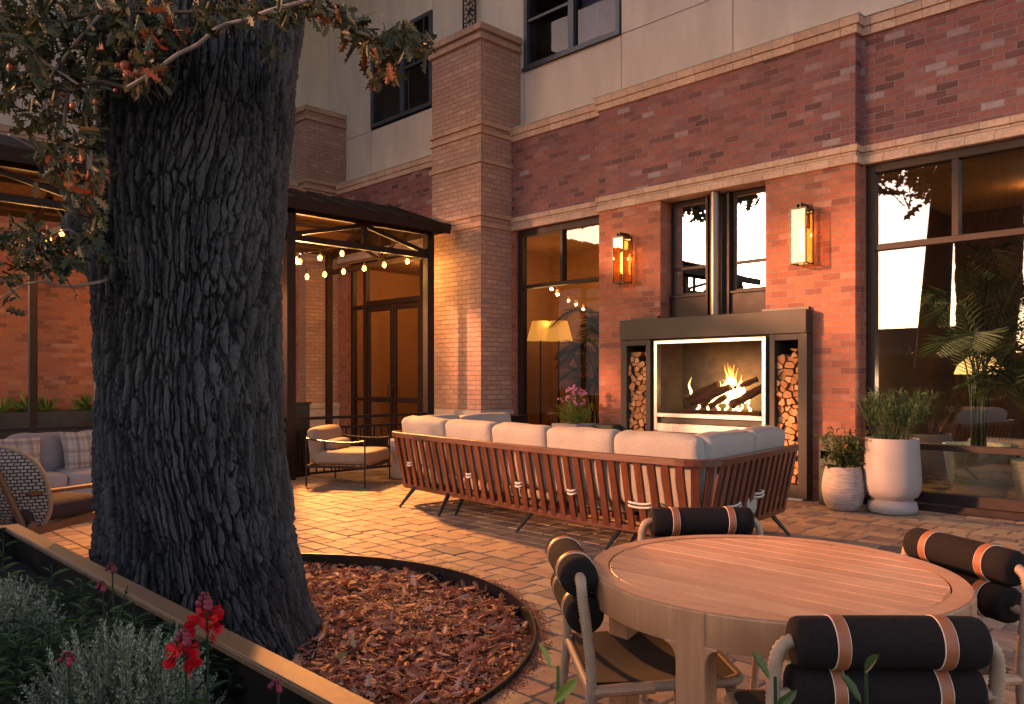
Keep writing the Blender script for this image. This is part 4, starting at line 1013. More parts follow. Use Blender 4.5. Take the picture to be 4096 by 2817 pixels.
# sawn burl stub on the left
sp0 = atD(262, 520, 3.95); sp1 = atD(196, 505, 3.72)
pts = [sp0.lerp(sp1, i/8) for i in range(9)]; oakpart('branch_stub', MB().tube([p+noise.noise_vector(p*11)*.02 for p in pts], [.15, .135, .12, .11, .098, .09, .085, .078, .07], 26), 'bark', smooth=True, angle=50)
gr_ = random.Random(4)
for (x, y, r) in ((285,150,.030),(305,128,.032),(328,143,.034),(338,122,.026),(318,165,.036),(290,170,.026),(268,150,.02),(632,10,.02),(25,152,.02),(218,232,.016),(240,390,.018),(165,240,.016),(175,575,.012),(172,668,.009),(262,205,.012)):
    p = atD(x, y, 3.42); m_ = MB(); m_.ball(p, r*.8, 10, tint=gr_.random()); oakpart('oak_gall', m_, 'gall', smooth=True)
# upper limbs and crown above the frame
lm = MB()
for a, L_, zz in ((.3, 3.2, 5.6), (1.6, 3.0, 5.9), (2.9, 3.0, 5.4), (4.1, 2.8, 5.8), (5.2, 3.0, 5.5)):
    b0 = Vector((TC.x, TC.y, 5.2)); e1 = b0+Vector((math.cos(a)*L_*.5, math.sin(a)*L_*.5, 1.0)); e2 = b0+Vector((math.cos(a)*L_, math.sin(a)*L_, 1.5+.3*math.sin(a*3)))
    lm.tube(smoothpath([b0, e1, e2], 6), [.24-.016*i for i in range(13)], 10)
oakpart('limb', lm, 'bark', smooth=True)
cr = MB(); cr_r = random.Random(9)
for i in range(2600):
    a = cr_r.uniform(0, 2*math.pi); r = 3.6*math.sqrt(cr_r.random()); z = 6.2+cr_r.uniform(-.5, 1.6)*(1-(r/4.2)**2)+.35*math.sin(a*3+r)
    p = Vector((TC.x+r*math.cos(a), TC.y+r*math.sin(a), z)); add_leaf(cr, p, rdir(cr_r), rdir(cr_r, .5), cr_r.uniform(.18, .32), cr_r.random()*.7)
oakpart('crown', cr, 'oak_leaf')

# two trees out of view: one mirrored in glass, one added for shade
def off_tree(x, y, r, lean, zc, rc, n, label, rz=1.6):
    o = empty('oak_tree', label, 'tree', (x, y, 0)); ln = Vector(lean)
    pts = [Vector((0, 0, -.14))]+[ln*(i/8)+Vector((0, 0, zc*.95*i/8)) for i in range(1, 9)]
    MB().tube(pts, [r*1.4]+[r*(1-.06*i) for i in range(8)], 16).build('trunk', 'bark', o, smooth=True)
    c = MB(); rr = random.Random(int(x*10))
    for i in range(n):
        u = rdir(rr); k = rr.random()**.4; p = ln+Vector((u.x*rc[0]*k, u.y*rc[1]*k, zc+u.z*rc[2]*k)); 
        add_leaf(c, p, rdir(rr), rdir(rr), rr.uniform(.3, .55), rr.random()*.7)
    c.build('crown', 'oak_leaf', o)
off_tree(-6.1, -1.1, .36, (.3, -.4, 0), 7.0, (2.6, 2.6, 1.7), 1300, 'dark oak behind the planter whose trunk is mirrored in the right window')
off_tree(-15.0, -3.4, .30, (0, 0, 0), 9.0, (6.8, 4.0, 2.5), 9000, 'broad leafy oak added out of view past the left wing to shade the upper wall')
hg = MB(); hq = random.Random(6); hg.box(-16, -2.6, -.14, -1, -2.1, 1.9)  # unseen blocker added to keep the low sun off the floor
for i in range(5000): add_leaf(hg, Vector((hq.uniform(-16, -1), -2.35+hq.gauss(0, .28), hq.uniform(0, 2.1))), rdir(hq), rdir(hq), hq.uniform(.08, .2), hq.random()*.6, ELLP0)
tag(hg.build('shade_hedge', 'green_leaf'), 'tall clipped hedge added out of view to shade the patio floor', 'shade_hedge')
hd = MB(); hr = random.Random(2)
for k in range(3): hd.box(-15+k*8, -15-k, -.14, -8+k*8, -13-k, 3.2+.8*(k % 2))
for i in range(0): pass
tag(MB().box(-48, -26, -.14, -29.3, -20, 8.6).build('sky_blocker', 'stucco'), 'plain block added out of view to hide bright sky from the left window', 'building')  # added, unseen: keeps bright sky out of the left window reflection
tag(hd.build('low_building', 'dark_inside'), 'low dark outbuilding across the courtyard mirrored in the glass', 'building')

# leaf litter (uncountable)
lit = MB(); l2 = random.Random(31); n = 0
while n < 9000:
    a = l2.uniform(0, 2*math.pi); r = BEDR*math.sqrt(l2.random())*.985; x = TC.x+r*math.cos(a); y = TC.y+r*math.sin(a)
    if y < 1.06 or r < .62: continue
    dens = noise.noise(Vector((x*1.3+4, y*1.3, 0)))+.25+(.25 if x > -3.4 else 0)+(.35 if r > BEDR-.22 else 0)-(.55 if y > 2.7 and r < 1.5 and x > -4.3 else 0)
    if l2.random() > max(.10, dens+.42): continue
    n += 1; z = bed_z(x, y)+l2.uniform(.002, .035)
    big = l2.random() < .6
    t = min(.96, max(0, l2.gauss(.48, .24))) if l2.random() > .012 else 1.0
    add_leaf(lit, Vector((x, y, z)), Vector((l2.gauss(0, 1), l2.gauss(0, 1), l2.gauss(0, .22))), Vector((l2.gauss(0, .35), l2.gauss(0, .35), 1)), l2.uniform(.045, .095) if big else l2.uniform(.015, .035), t, OAKP if big else NEEDP, l2.uniform(.0, .5), l2.uniform(-.6, .9))
tag(lit.build('fallen_leaves', 'litter'), 'brown fallen oak leaves covering the round mulch bed', 'leaves', kind='stuff')
ch = MB()
for i in range(14000):
    a = l2.uniform(0, 2*math.pi); r = BEDR*math.sqrt(l2.random())*.985; x = TC.x+r*math.cos(a); y = TC.y+r*math.sin(a)
    if y < 1.06: continue
    p = Vector((x, y, bed_z(x, y)+.006)); d = Vector((l2.gauss(0, 1), l2.gauss(0, 1), l2.gauss(0, .2))).normalized()*l2.uniform(.006, .022); ch.bar(p-d, p+d, .006, .004, tint=l2.random())
tag(ch.build('mulch_chips', 'litter'), 'dark shredded bark mulch between the fallen leaves', 'mulch', kind='stuff')
cb_ = MB()
for i in range(2600):                      # crumbs swept against the outside of the edging and in paver joints
    a = l2.uniform(-1.2, 2.6); r = BEDR+.015+abs(l2.gauss(0, .035)); p = Vector((TC.x+r*math.cos(a), TC.y+r*math.sin(a), .003)); d = Vector((l2.gauss(0, 1), l2.gauss(0, 1), 0)).normalized()*l2.uniform(.0015, .005); cb_.bar(p-d, p+d, .004, .004, tint=l2.random()*.5)
tag(cb_.build('leaf_crumbs', 'litter'), 'reddish leaf crumbs swept along the outside of the steel edging', 'debris', kind='stuff')

# ================================================================ FURNITURE
# ---------------------------------------------------------------- U shaped sofa
sofa = empty('sectional_sofa', 'long U shaped slatted mahogany sectional sofa with grey cushions facing the fireplace', 'sofa', (-5.1, 5.6, 0))
def spart(name, mb, mat, parent=None, **k):
    o = mb.build(name, mat, parent or sofa, **k)
    if parent is None: o.matrix_parent_inverse = Matrix.Translation((5.1, -5.6, 0))
    return o
def rounded(pts, rad, seg=7):
    out = [Vector(pts[0])]
    for i in range(1, len(pts)-1):
        a, b, c = Vector(pts[i-1]), Vector(pts[i]), Vector(pts[i+1]); d1 = (a-b).normalized(); d2 = (c-b).normalized()
        p1 = b+d1*rad; p2 = b+d2*rad
        for k in range(seg+1):
            t = k/seg; out.append(p1*(1-t)**2+b*2*t*(1-t)+p2*t*t)
    out.append(Vector(pts[-1])); return out
topz, botz = .752, .215
T0 = [(-7.06, 6.80), (-7.14, 5.10), (-4.1, 4.80), (-2.97, 4.83), (-3.20, 6.62)]
topP = rounded([(x, y, 0) for x, y in T0], .26)
B0 = [(-6.93, 6.80), (-6.98, 5.24), (-4.1, 4.94), (-3.13, 4.97), (-3.33, 6.60)]
botP = rounded([(x, y, 0) for x, y in B0], .22)
def along(path, t):
    L = [0]
    for i in range(len(path)-1): L.append(L[-1]+(path[i+1]-path[i]).length)
    s_ = t*L[-1]
    for i in range(len(path)-1):
        if s_ <= L[i+1]+1e-9:
            k = (s_-L[i])/max(1e-9, L[i+1]-L[i]); return path[i].lerp(path[i+1], k), (path[i+1]-path[i]).normalized()
    return path[-1], (path[-1]-path[-2]).normalized()
def sweep(path, z, w, h, rnd_=.006):
    m_ = MB(); prof = [(-w/2, -h/2), (w/2, -h/2), (w/2, h/2-rnd_), (w/2-rnd_, h/2), (-w/2+rnd_, h/2), (-w/2, h/2-rnd_)]; n = len(path)
    for i, p in enumerate(path):
        t = (path[min(i+1, n-1)]-path[max(i-1, 0)]).normalized(); s_ = Vector((t.y, -t.x, 0))
        for a, b in prof: m_.v.append(tuple(Vector((p.x, p.y, z))+s_*a+Vector((0, 0, b))))
    k = len(prof)
    for i in range(n-1):
        for j in range(k): m_.f.append((i*k+j, i*k+(j+1)%k, (i+1)*k+(j+1)%k, (i+1)*k+j)[::-1]); m_.t.append(.5)
    m_.f.append(tuple(range(k))); m_.t.append(.5); m_.f.append(tuple(range((n-1)*k, n*k))[::-1]); m_.t.append(.5); return m_
fine = []
for i in range(len(topP)-1):
    a, b = topP[i], topP[i+1]; s_ = max(1, int((b-a).length/.1))
    for k in range(s_): fine.append(a.lerp(b, k/s_))
fine.append(topP[-1]); spart('top_rail', sweep(fine, topz, .045, .055), 'mahogany_rail', bevel=.003)
def offp(path, d):
    out = []
    for i, p in enumerate(path):
        t = (path[min(i+1, len(path)-1)]-path[max(i-1, 0)]).normalized(); out.append(p-Vector((t.y, -t.x, 0))*d)
    return out
botP = offp(fine, .13)
spart('bottom_rail', sweep(botP, botz-.012, .05, .05), 'mahogany_rail', bevel=.003)
NS = 62
for i in range(NS+1):
    t = i/NS; a, ta = along(topP, t); sdir = Vector((ta.y, -ta.x, 0)); b = a-sdir*.118+Vector((0, 0, botz-.03)); a = a-sdir*.006+Vector((0, 0, topz-.02))
    spart('slat', MB().bar(b, a, .064, .022, sdir, tint=rnd.random()), 'mahogany', bevel=.003)
# cushions
def segcush(x0, y0, x1, y1, zc, hz, th, lean, name, off):
    a = Vector((x0, y0, 0)); b = Vector((x1, y1, 0)); d = (b-a); L = d.length; d.normalize(); inn = Vector((-d.y, d.x, 0))
    c = (a+b)/2+inn*(off+th/2)+Vector((0, 0, zc)); z = Vector((0, 0, 1))+inn*(-lean); z.normalize(); y = z.cross(d)
    rot = Matrix((d, y, z)).transposed()
    return spart(name, MB().rbox(c, (L-.008, th, hz), .06, rot, puff=.012, n=10, jit=.014), 'cushion', smooth=True, angle=180)
bc = [(-7.05, 5.19, -6.17, 5.06), (-6.17, 5.06, -5.40, 4.985), (-5.40, 4.985, -4.64, 4.91), (-4.64, 4.91, -3.88, 4.865), (-3.88, 4.865, -3.10, 4.88)]
for q in bc: segcush(*q, .655, .56, .20, .16, 'back_cushion', .06)
for q in ((-3.02, 5.0, -3.12, 5.82), (-3.12, 5.82, -3.22, 6.56), (-7.03, 6.72, -7.05, 5.95), (-7.05, 5.95, -7.09, 5.30)): segcush(*q, .655, .56, .20, .16, 'back_cushion', .06)
seatp = [(-6.80, 5.95, 5.26), (-6.0, 5.2, 5.2), ]
for x0, x1 in ((-6.80, -6.15), (-6.14, -5.38), (-5.37, -4.62), (-4.61, -3.87), (-3.86, -3.16)):
    spart('seat_cushion', MB().rbox(((x0+x1)/2, 5.54, .35), (x1-x0-.008, .72, .20), .06, puff=.012, n=7, jit=.006), 'cushion', smooth=True, angle=180)
for x0, x1, y0, y1 in ((-6.80, -6.14, 5.86, 6.74), (-4.05, -3.28, 5.86, 6.56)):
    spart('seat_cushion', MB().rbox(((x0+x1)/2, (y0+y1)/2, .35), (x1-x0, y1-y0, .20), .06, puff=.012, n=7, jit=.006), 'cushion', smooth=True, angle=180)
spart('seat_deck', MB().box(-6.9, 5.2, .20, -3.25, 5.84, .245).box(-6.9, 5.84, .20, -6.16, 6.74, .245).box(-4.0, 5.84, .20, -3.38, 6.52, .245), 'mahogany_rail')
for (fx, fy, tx, ty) in ((-6.79, 5.02, -6.72, 5.18), (-6.05, 4.94, -6.10, 5.12), (-5.98, 5.10, -6.02, 5.26), (-4.96, 4.93, -4.88, 5.10), (-3.95, 4.92, -3.88, 5.08), (-3.86, 5.08, -3.80, 5.24), (-3.20, 6.50, -3.38, 6.44), (-3.18, 5.9, -3.36, 5.95), (-6.85, 6.68, -6.75, 6.6), (-5.75, 5.95, -5.78, 5.84), (-4.75, 5.95, -4.78, 5.84), (-6.12, 6.68, -6.2, 6.6), (-4.1, 6.5, -4.0, 6.42)):
    spart('leg', MB().tube([(fx, fy, 0), (tx, ty, .21)], [.012, .024], 10), 'black_metal', smooth=True)
def tie(t, zz, w=.075, hang=0):
    a, ta = along(topP, t); b = a-Vector((ta.y, -ta.x, 0))*.118; k = (zz-botz)/(topz-botz); p = b.lerp(a, k); p.z = zz; s_ = Vector((ta.y, -ta.x, 0)); m_ = MB()
    for q in (-.012, .016):
        m_.tube(smoothpath([p-ta*w/2-s_*.03+Vector((0, 0, q)), p-ta*w/2+s_*.024+Vector((0, 0, q)), p+s_*.030+Vector((0, 0, q-.006)), p+ta*w/2+s_*.024+Vector((0, 0, q+.004)), p+ta*w/2-s_*.03+Vector((0, 0, q+.01))], 5), .0085, 6)
    spart('cushion_tie', m_, 'tie_cord', smooth=True)
LT = sum((topP[i+1]-topP[i]).length for i in range(len(topP)-1))
def tx(x): return (1.66+(x+7.14))/LT
for x, z_ in ((-6.78, .45), (-5.72, .43), (-4.98, .42), (-4.30, .43)): tie(tx(x), z_)
tie(tx(-3.62), .40, .19); tie(tx(-2.97)+.06, .38, .2); tie(tx(-2.97)+.125, .42, .16)

# ---------------------------------------------------------------- lounge armchair by the railing
ac = empty('armchair', 'low square armchair with tan cushions and thin dark metal frame by the railing', 'armchair', (-8.82, 5.72, 0), math.atan2(5.15-5.87, -8.91+9.39)+math.pi/2)
# local: +x = facing direction, y across
W, D_ = .86, .78; m_ = MB()
def ap(name, mb, mat, **k): return mb.build(name, mat, ac, **k)
for sx in (-1, 1):
    for sy in (-1, 1):
        ap('leg', MB().tube([(sx*D_/2, sy*W/2, .015), (sx*D_/2, sy*W/2, .585 if sx > 0 else .60)], .011, 8).ball((sx*D_/2, sy*W/2, .014), .014, 6), 'black_metal', smooth=True)
m_ = MB()
for sy in (-1, 1): m_.bar((-D_/2, sy*W/2, .25), (D_/2, sy*W/2, .25), .02, .035)
for sx in (-1, 1): m_.bar((sx*D_/2, -W/2, .25), (sx*D_/2, W/2, .25), .02, .035)
ap('seat_frame', m_, 'black_metal')
for sy in (-1, 1):
    ap('armrest', MB().tube(smoothpath([(-D_/2, sy*W/2, .60), (-.1, sy*(W/2+.015), .565), (.2, sy*(W/2+.015), .555), (D_/2, sy*W/2, .575)], 5), .011, 8), 'black_metal', smooth=True)
ap('seat_cushion', MB().rbox((.05, 0, .355), (.72, .80, .17), .05, puff=.012, jit=.004), 'lounge_fabric', smooth=True, angle=180)
ap('back_cushion', MB().rbox((-.32, 0, .50), (.16, .78, .46), .07, Matrix.Rotation(R(-8), 3, 'Y'), puff=.015, jit=.004), 'lounge_fabric', smooth=True, angle=180)
ap('bolster', MB().rbox((-.16, 0, .50), (.15, .56, .15), .07, puff=.006), 'lounge_fabric', smooth=True, angle=180)
dt = MB().lathe([(.26, 0), (.275, .02), (.27, .08), (.235, .15), (.215, .24), (.225, .33), (.262, .40), (.275, .47), (.272, .515), (.25, .53), (.01, .53)], n=36).build('side_table', 'concrete', smooth=True)
dt.location = (-8.75, 6.62, 0); tag(dt, 'pale concrete drum side table between the armchair and the sectional sofa', 'side table')

# ---------------------------------------------------------------- round dining table
TBX, TBY, TR = -1.214, 2.330, .575
tbl = empty('dining_table', 'round teak dining table with planked top and four flush legs', 'table', (TBX, TBY, 0))
tp = MB(); rr = random.Random(8); y = -.512; pw = .0855
while y < .51:
    y1 = min(.512, y+pw-.0055); xs = lambda v: math.sqrt(max(0, .512**2-v*v)); K = 6; poly = []
    for k in range(K+1): v = y+(y1-y)*k/K; poly.append((xs(v), v))
    for k in range(K, -1, -1): v = y+(y1-y)*k/K; poly.append((-xs(v), v))
    q = []
    for p in poly:
        if not q or (abs(p[0]-q[-1][0])+abs(p[1]-q[-1][1])) > 1e-5: q.append(p)
    if abs(q[0][0]-q[-1][0])+abs(q[0][1]-q[-1][1]) < 1e-5: q.pop()
    tp.prism(q, lambda a, b, d: (a, b, d), .725, .7495, tint=rr.random()); y += pw
tp.build('tabletop', 'teak', tbl, bevel=.0022)
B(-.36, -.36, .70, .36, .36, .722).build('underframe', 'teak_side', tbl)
rg = MB(); N = 128
for r_, z_ in ((.516, .715), (.516, .7485), (.519, .7500), (.570, .7500), (.575, .745), (.575, .660), (.572, .656), (.535, .656), (.535, .715)):
    for k in range(N): a = 2*math.pi*k/N; rg.v.append((r_*math.cos(a), r_*math.sin(a), z_))
for i in range(9):
    for k in range(N): j = (i+1) % 9; rg.f.append((i*N+k, i*N+(k+1)%N, j*N+(k+1)%N, j*N+k)[::-1]); rg.t.append(.5 if (k//32) % 2 else .35)
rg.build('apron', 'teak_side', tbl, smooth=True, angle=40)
rt = MB()
for r_ in (.5165, .569):
    for k in range(N): a = 2*math.pi*k/N; rt.v.append((r_*math.cos(a), r_*math.sin(a), .7512))
for k in range(N): rt.f.append((k, N+k, N+(k+1)%N, (k+1)%N)); rt.t.append(.5)
rt.build('rim', 'teak', tbl)
tbl.scale = (.975, .975, 1)
vA = Vector((-CA*-.784+SA*-.62, SA*-.784+CA*-.62))       # leg A direction in world
a0 = math.atan2(vA.y, vA.x)
for i in range(4):
    a = a0+i*math.pi/2; out = Vector((math.cos(a), math.sin(a), 0)); sd_ = Vector((-out.y, out.x, 0))
    w = .0425; f_ = .035; poly = [(-w, 0), (w, 0), (w, .61)]+[(w+f_*(1-math.cos(t)), .61+.046*math.sin(t)) for t in (.4, .8, 1.2, 1.57)]+[(w+f_, .662), (w, .6625), (w, .7505), (-w, .7505), (-w, .6625), (-w-f_, .662)]+[(-w-f_*(1-math.cos(t)), .61+.046*math.sin(t)) for t in (1.57, 1.2, .8, .4)]+[(-w, .61)]
    m_ = MB(); m_.prism(poly, lambda u, z, d: out*d+sd_*u+Vector((0, 0, z)), .50, .578)
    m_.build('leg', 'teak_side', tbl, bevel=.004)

# ---------------------------------------------------------------- dining chairs
def ringed(pts, r, n=12, pitch=.011):
    P_ = [Vector(p) for p in pts]; L = [0]
    for i in range(len(P_)-1): L.append(L[-1]+(P_[i+1]-P_[i]).length)
    N_ = max(4, int(L[-1]/pitch)*2); out = []; rs = []; j = 0
    for i in range(N_+1):
        s_ = L[-1]*i/N_
        while j < len(L)-2 and s_ > L[j+1]: j += 1
        out.append(P_[j].lerp(P_[j+1], min(1, (s_-L[j])/max(1e-9, L[j+1]-L[j])))); rs.append(r+.0008 if i % 2 else r-.0024)
    return MB().tube(out, rs, n)
def make_chair():
    c = empty('dining_chair', 'x', 'chair')
    def p(name, mb, mat, parent=None, **k): return mb.build(name, mat, parent or c, **k)
    r = .0165
    for s in (-1, 1):
        path = smoothpath([(s*.235, -.085, 0), (s*.243, -.05, .25), (s*.250, -.030, .46), (s*.253, -.045, .62), (s*.252, -.055, .69), (s*.243, -.058, .732), (s*.222, -.058, .752), (s*.19, -.058, .755)], 6)
        p('back_post', ringed(path, r), 'cord', smooth=True, angle=180)
        p('back_link', ringed([(s*.252, -.045, .628), (s*.19, -.048, .632)], .0145), 'cord', smooth=True, angle=180)
        path = smoothpath([(s*.245, -.03, .425), (s*.243, .10, .433), (s*.24, .30, .44), (s*.235, .385, .44), (s*.205, .425, .438), (s*.16, .435, .436), (0, .435, .436)], 6)
        p('seat_rail', ringed(path, r), 'cord', smooth=True, angle=180)
        p('front_leg', ringed(smoothpath([(s*.225, .45, 0), (s*.232, .42, .25), (s*.233, .395, .425)], 5), r), 'cord', smooth=True, angle=180)
        p('joint', MB().tube([(s*.245, -.03, .425), (s*.244, .16, .434)], .0182, 10), 'leather_pale', smooth=True)
    p('rear_rail', ringed([(-.245, -.028, .42), (.245, -.028, .42)], r*.9), 'cord', smooth=True, angle=180)
    m_ = MB(); nx, ny = 8, 8
    for th in (0, -.012):
        for i in range(nx+1):
            for j in range(ny+1):
                u, v = i/nx, j/ny; x = (-.232+.464*u); y = -.02+.44*v; z = .447+.006*v-.028*math.sin(math.pi*u)*math.sin(math.pi*v)+th; m_.v.append((x, y, z))
    for i in range(nx):
        for j in range(ny):
            q = (i*(ny+1)+j, (i+1)*(ny+1)+j, (i+1)*(ny+1)+j+1, i*(ny+1)+j+1); m_.f.append(q); m_.t.append(.5); o_ = (nx+1)*(ny+1); m_.f.append(tuple(k+o_ for k in q[::-1])); m_.t.append(.5)
    p('seat', m_, 'sling', smooth=True, angle=180)
    for (y, z, nm) in ((-.058, .752, 'upper_bolster'), (-.040, .638, 'lower_bolster')):
        rb = .0575; m_ = MB(); prof = [(-.213, .006), (-.213, rb*.80), (-.209, rb*.93), (-.198, rb)]+[(-.198+.396*k/10, rb+.0015*math.sin(math.pi*k/10)) for k in range(1, 10)]+[(.198, rb), (.209, rb*.93), (.213, rb*.80), (.213, .006)]
        m_.tube([(x, y, z) for x, _ in prof], [q for _, q in prof], 28); o = p(nm, m_, 'black_fabric', smooth=True, angle=50)
        for s in (-1, 1):
            def hoop(x0, x1, rr_): mm = MB(); mm.tube([(x0-.0005, y, z), (x0, y, z), (x1, y, z), (x1+.0005, y, z)], [rb, rr_, rr_, rb], 36, False); return mm
            p('strap', hoop(s*.117-.013, s*.117+.013, rb+.0035), 'leather', o, smooth=True, angle=50)
            p('stitching', hoop(s*.117-.0146, s*.117-.0130, rb+.0028), 'stitch', o, smooth=True); p('stitching', hoop(s*.117+.0130, s*.117+.0146, rb+.0028), 'stitch', o, smooth=True)
    p('crossbar', MB().tube([(-.19, -.055, .695), (.19, -.055, .695)], .008, 8), 'black_metal', smooth=True)
    return c
M['leather_pale'] = simple('leather_pale', (.42,.22,.12), .5, var=.12, scale=30)
M['sling'] = simple('sling', (.035,.020,.014), .75, var=.2, scale=40, bstr=.3, bscale=300)
ch0 = make_chair()
CH = [((-1.71, 1.95), (.65, .76), 'dark bolster dining chair at the left side of the round table, nearest the leaf bed'),
      ((-.691, 1.87), (-.66, .66), 'dark bolster dining chair nearest the camera with its back over the table edge'),
      ((-.852, 2.97), (-.48, -.877), 'dark bolster dining chair at the right side of the round table near the frame edge'),
      ((-1.816, 2.895), (.76, -.65), 'dark bolster dining chair at the far side of the table, before the slatted sofa')]
for i, ((x, y), (dx, dy), lab) in enumerate(CH):
    o = ch0 if i == 0 else copy_tree(ch0); L = math.hypot(dx, dy); dx /= L; dy /= L
    o.location = (x+dx*.055, y+dy*.055, 0.001); o.rotation_euler = (0, 0, math.atan2(-dx, dy)); o['label'] = lab; o['group'] = 'dining chairs round the teak table'

# ---------------------------------------------------------------- left lounge: sofa, pillows, woven chair
ls = empty('sofa', 'pale linen sofa against the railing at the left edge with loose back cushions', 'sofa', (-8.95, 2.4, 0))
def lp(name, mb, mat, **k): o = mb.build(name, mat, ls, **k); o.matrix_parent_inverse = Matrix.Translation((8.95, -2.4, 0)); return o
lp('base', MB().rbox((-8.88, 2.35, .16), (.86, 2.9, .24), .03), 'linen', smooth=True, angle=60)
lp('backrest', MB().rbox((-9.36, 2.35, .36), (.14, 2.9, .60), .04), 'linen_dark', smooth=True, angle=60)
for y0, y1 in ((.9, 2.33), (2.33, 3.78)): lp('seat_cushion', MB().rbox((-8.86, (y0+y1)/2, .35), (.84, y1-y0-.01, .16), .05, puff=.02, jit=.012), 'linen', smooth=True, angle=180)
for yc in (1.55, 2.22, 2.86, 3.45): lp('back_cushion', MB().rbox((-9.13, yc, .58), (.20, .60, .40), .09, Matrix.Rotation(R(-12), 3, 'Y'), puff=.03, jit=.02), 'linen_dark', smooth=True, angle=180)
for x in (-9.3, -8.5):
    for y in (1.0, 3.7): lp('leg', MB().tube([(x, y, 0), (x, y, .05)], .03, 10), 'black_metal')
def pillow(name, c, size, rz, tilt, lab):
    rot = Matrix.Rotation(rz, 3, 'Z') @ Matrix.Rotation(R(tilt), 3, 'Y'); w_, h_, t_ = size
    m_ = MB(); n = 14
    for side in (1, -1):
        for i in range(n+1):
            for j in range(n+1):
                u, v = i/n*2-1, j/n*2-1; k = (1-abs(u)**2.4)*(1-abs(v)**2.4); pin = 1-.07*(u*u*(1-v*v)+v*v*(1-u*u))
                m_.v.append(tuple(rot @ Vector((side*t_/2*max(0, k)**.6, u*w_/2*pin, v*h_/2*pin))))
    for sidx in range(2):
        o_ = sidx*(n+1)**2
        for i in range(n):
            for j in range(n):
                q = (o_+i*(n+1)+j, o_+(i+1)*(n+1)+j, o_+(i+1)*(n+1)+j+1, o_+i*(n+1)+j+1); m_.f.append(q if sidx == 0 else q[::-1]); m_.t.append(.5)
    o = m_.build(name, 'plaid', smooth=True, angle=180); o.location = c; return tag(o, lab, 'pillow', 'plaid pillows on the linen sofa')
pillow('throw_pillow', (-8.93, 2.62, .60), (.47, .44, .17), R(8), -16, 'square plaid throw pillow leaning on the linen sofa nearest the trunk')
pillow('throw_pillow', (-8.93, 1.98, .58), (.46, .40, .16), R(-6), -18, 'plaid throw pillow at the left frame edge beside the woven chair')
# woven back armchair
wc = empty('armchair', 'wooden armchair with rounded woven rope back seen from behind at the left edge', 'armchair', (-6.78, 1.60, 0), math.atan2(.52, .85))
def wp(name, mb, mat, parent=None, **k): return mb.build(name, mat, parent or wc, **k)
m_ = MB(); nu, nv = 24, 20; uv = []
for side in (0, 1):
    for i in range(nu+1):
        for j in range(nv+1):
            a = i/nu*2*math.pi; r = j/nv; r = min(1, r); x = .40*r*math.copysign(abs(math.cos(a))**.75, math.cos(a)); z = .33*r*math.copysign(abs(math.sin(a))**.75, math.sin(a))
            y = .55*x*x-.12*(1-r*r)-.02-(.025 if side == 0 else 0); m_.v.append((x, y-.22*(z+.0), z+.50)); uv.append((x, z))
for side in (0, 1):
    o_ = side*(nu+1)*(nv+1)
    for i in range(nu):
        for j in range(nv):
            q = (o_+i*(nv+1)+j, o_+(i+1)*(nv+1)+j, o_+(i+1)*(nv+1)+j+1, o_+i*(nv+1)+j+1); m_.f.append(q if side == 0 else q[::-1]); m_.t.append(.5)
m_.uv = uv; back_o = wp('woven_back', m_, 'woven', smooth=True, angle=180); back_o.location = (0, -.29, .05)
rim = [Vector((.40*math.copysign(abs(math.cos(a))**.75, math.cos(a)), 0, .33*math.copysign(abs(math.sin(a))**.75, math.sin(a)))) for a in [2*math.pi*k/48 for k in range(49)]]
rim = [Vector((p.x, .55*p.x*p.x-.03-.22*p.z, p.z+.50)) for p in rim]; wp('rim', MB().tube(rim, .017, 8, False), 'cord', back_o, smooth=True)
for s in (-1, 1):
    wp('arm', MB().bar((s*.36, -.36, .55), (s*.355, .40, .53), .05, .03, w2=.045), 'chair_wood', bevel=.006)
    wp('front_leg', MB().bar((s*.33, .40, .0), (s*.35, .38, .52), .035, .045), 'chair_wood', bevel=.006)
    wp('rear_leg', MB().bar((s*.30, -.52, .0), (s*.34, -.30, .34), .04, .05), 'chair_wood', bevel=.006); wp('back_stile', MB().bar((s*.30, -.30, .22), (s*.22, -.53, .80), .04, .035), 'chair_wood', bevel=.006)
    wp('side_rail', MB().bar((s*.33, -.36, .27), (s*.33, .40, .30), .03, .06), 'chair_wood', bevel=.005)
wp('front_rail', MB().bar((-.33, .39, .30), (.33, .39, .30), .03, .06), 'chair_wood', bevel=.005)
wp('seat_cushion', MB().rbox((0, .03, .385), (.62, .72, .13), .05, puff=.015, jit=.006), 'dark_plaid', smooth=True, angle=180)
wp('lumbar_cushion', MB().rbox((0, -.24, .52), (.50, .15, .26), .07, puff=.02), 'dark_plaid', smooth=True, angle=180)

# ---------------------------------------------------------------- planters and pots
def leafblob(mb, rr, c, rad, n, size, shape=ELLP, up=.4, flat=1.0, tint=(0, 1)):
    for i in range(n):
        u = rdir(rr); k = rr.random()**.5; p = Vector(c)+Vector((u.x*rad[0]*k, u.y*rad[1]*k, u.z*rad[2]*k))
        d = (u+rdir(rr)*.7+Vector((0, 0, up))); add_leaf(mb, p, d, rdir(rr, .5), rr.uniform(*size), rr.uniform(*tint), shape, .2, rr.uniform(-.3, .4))
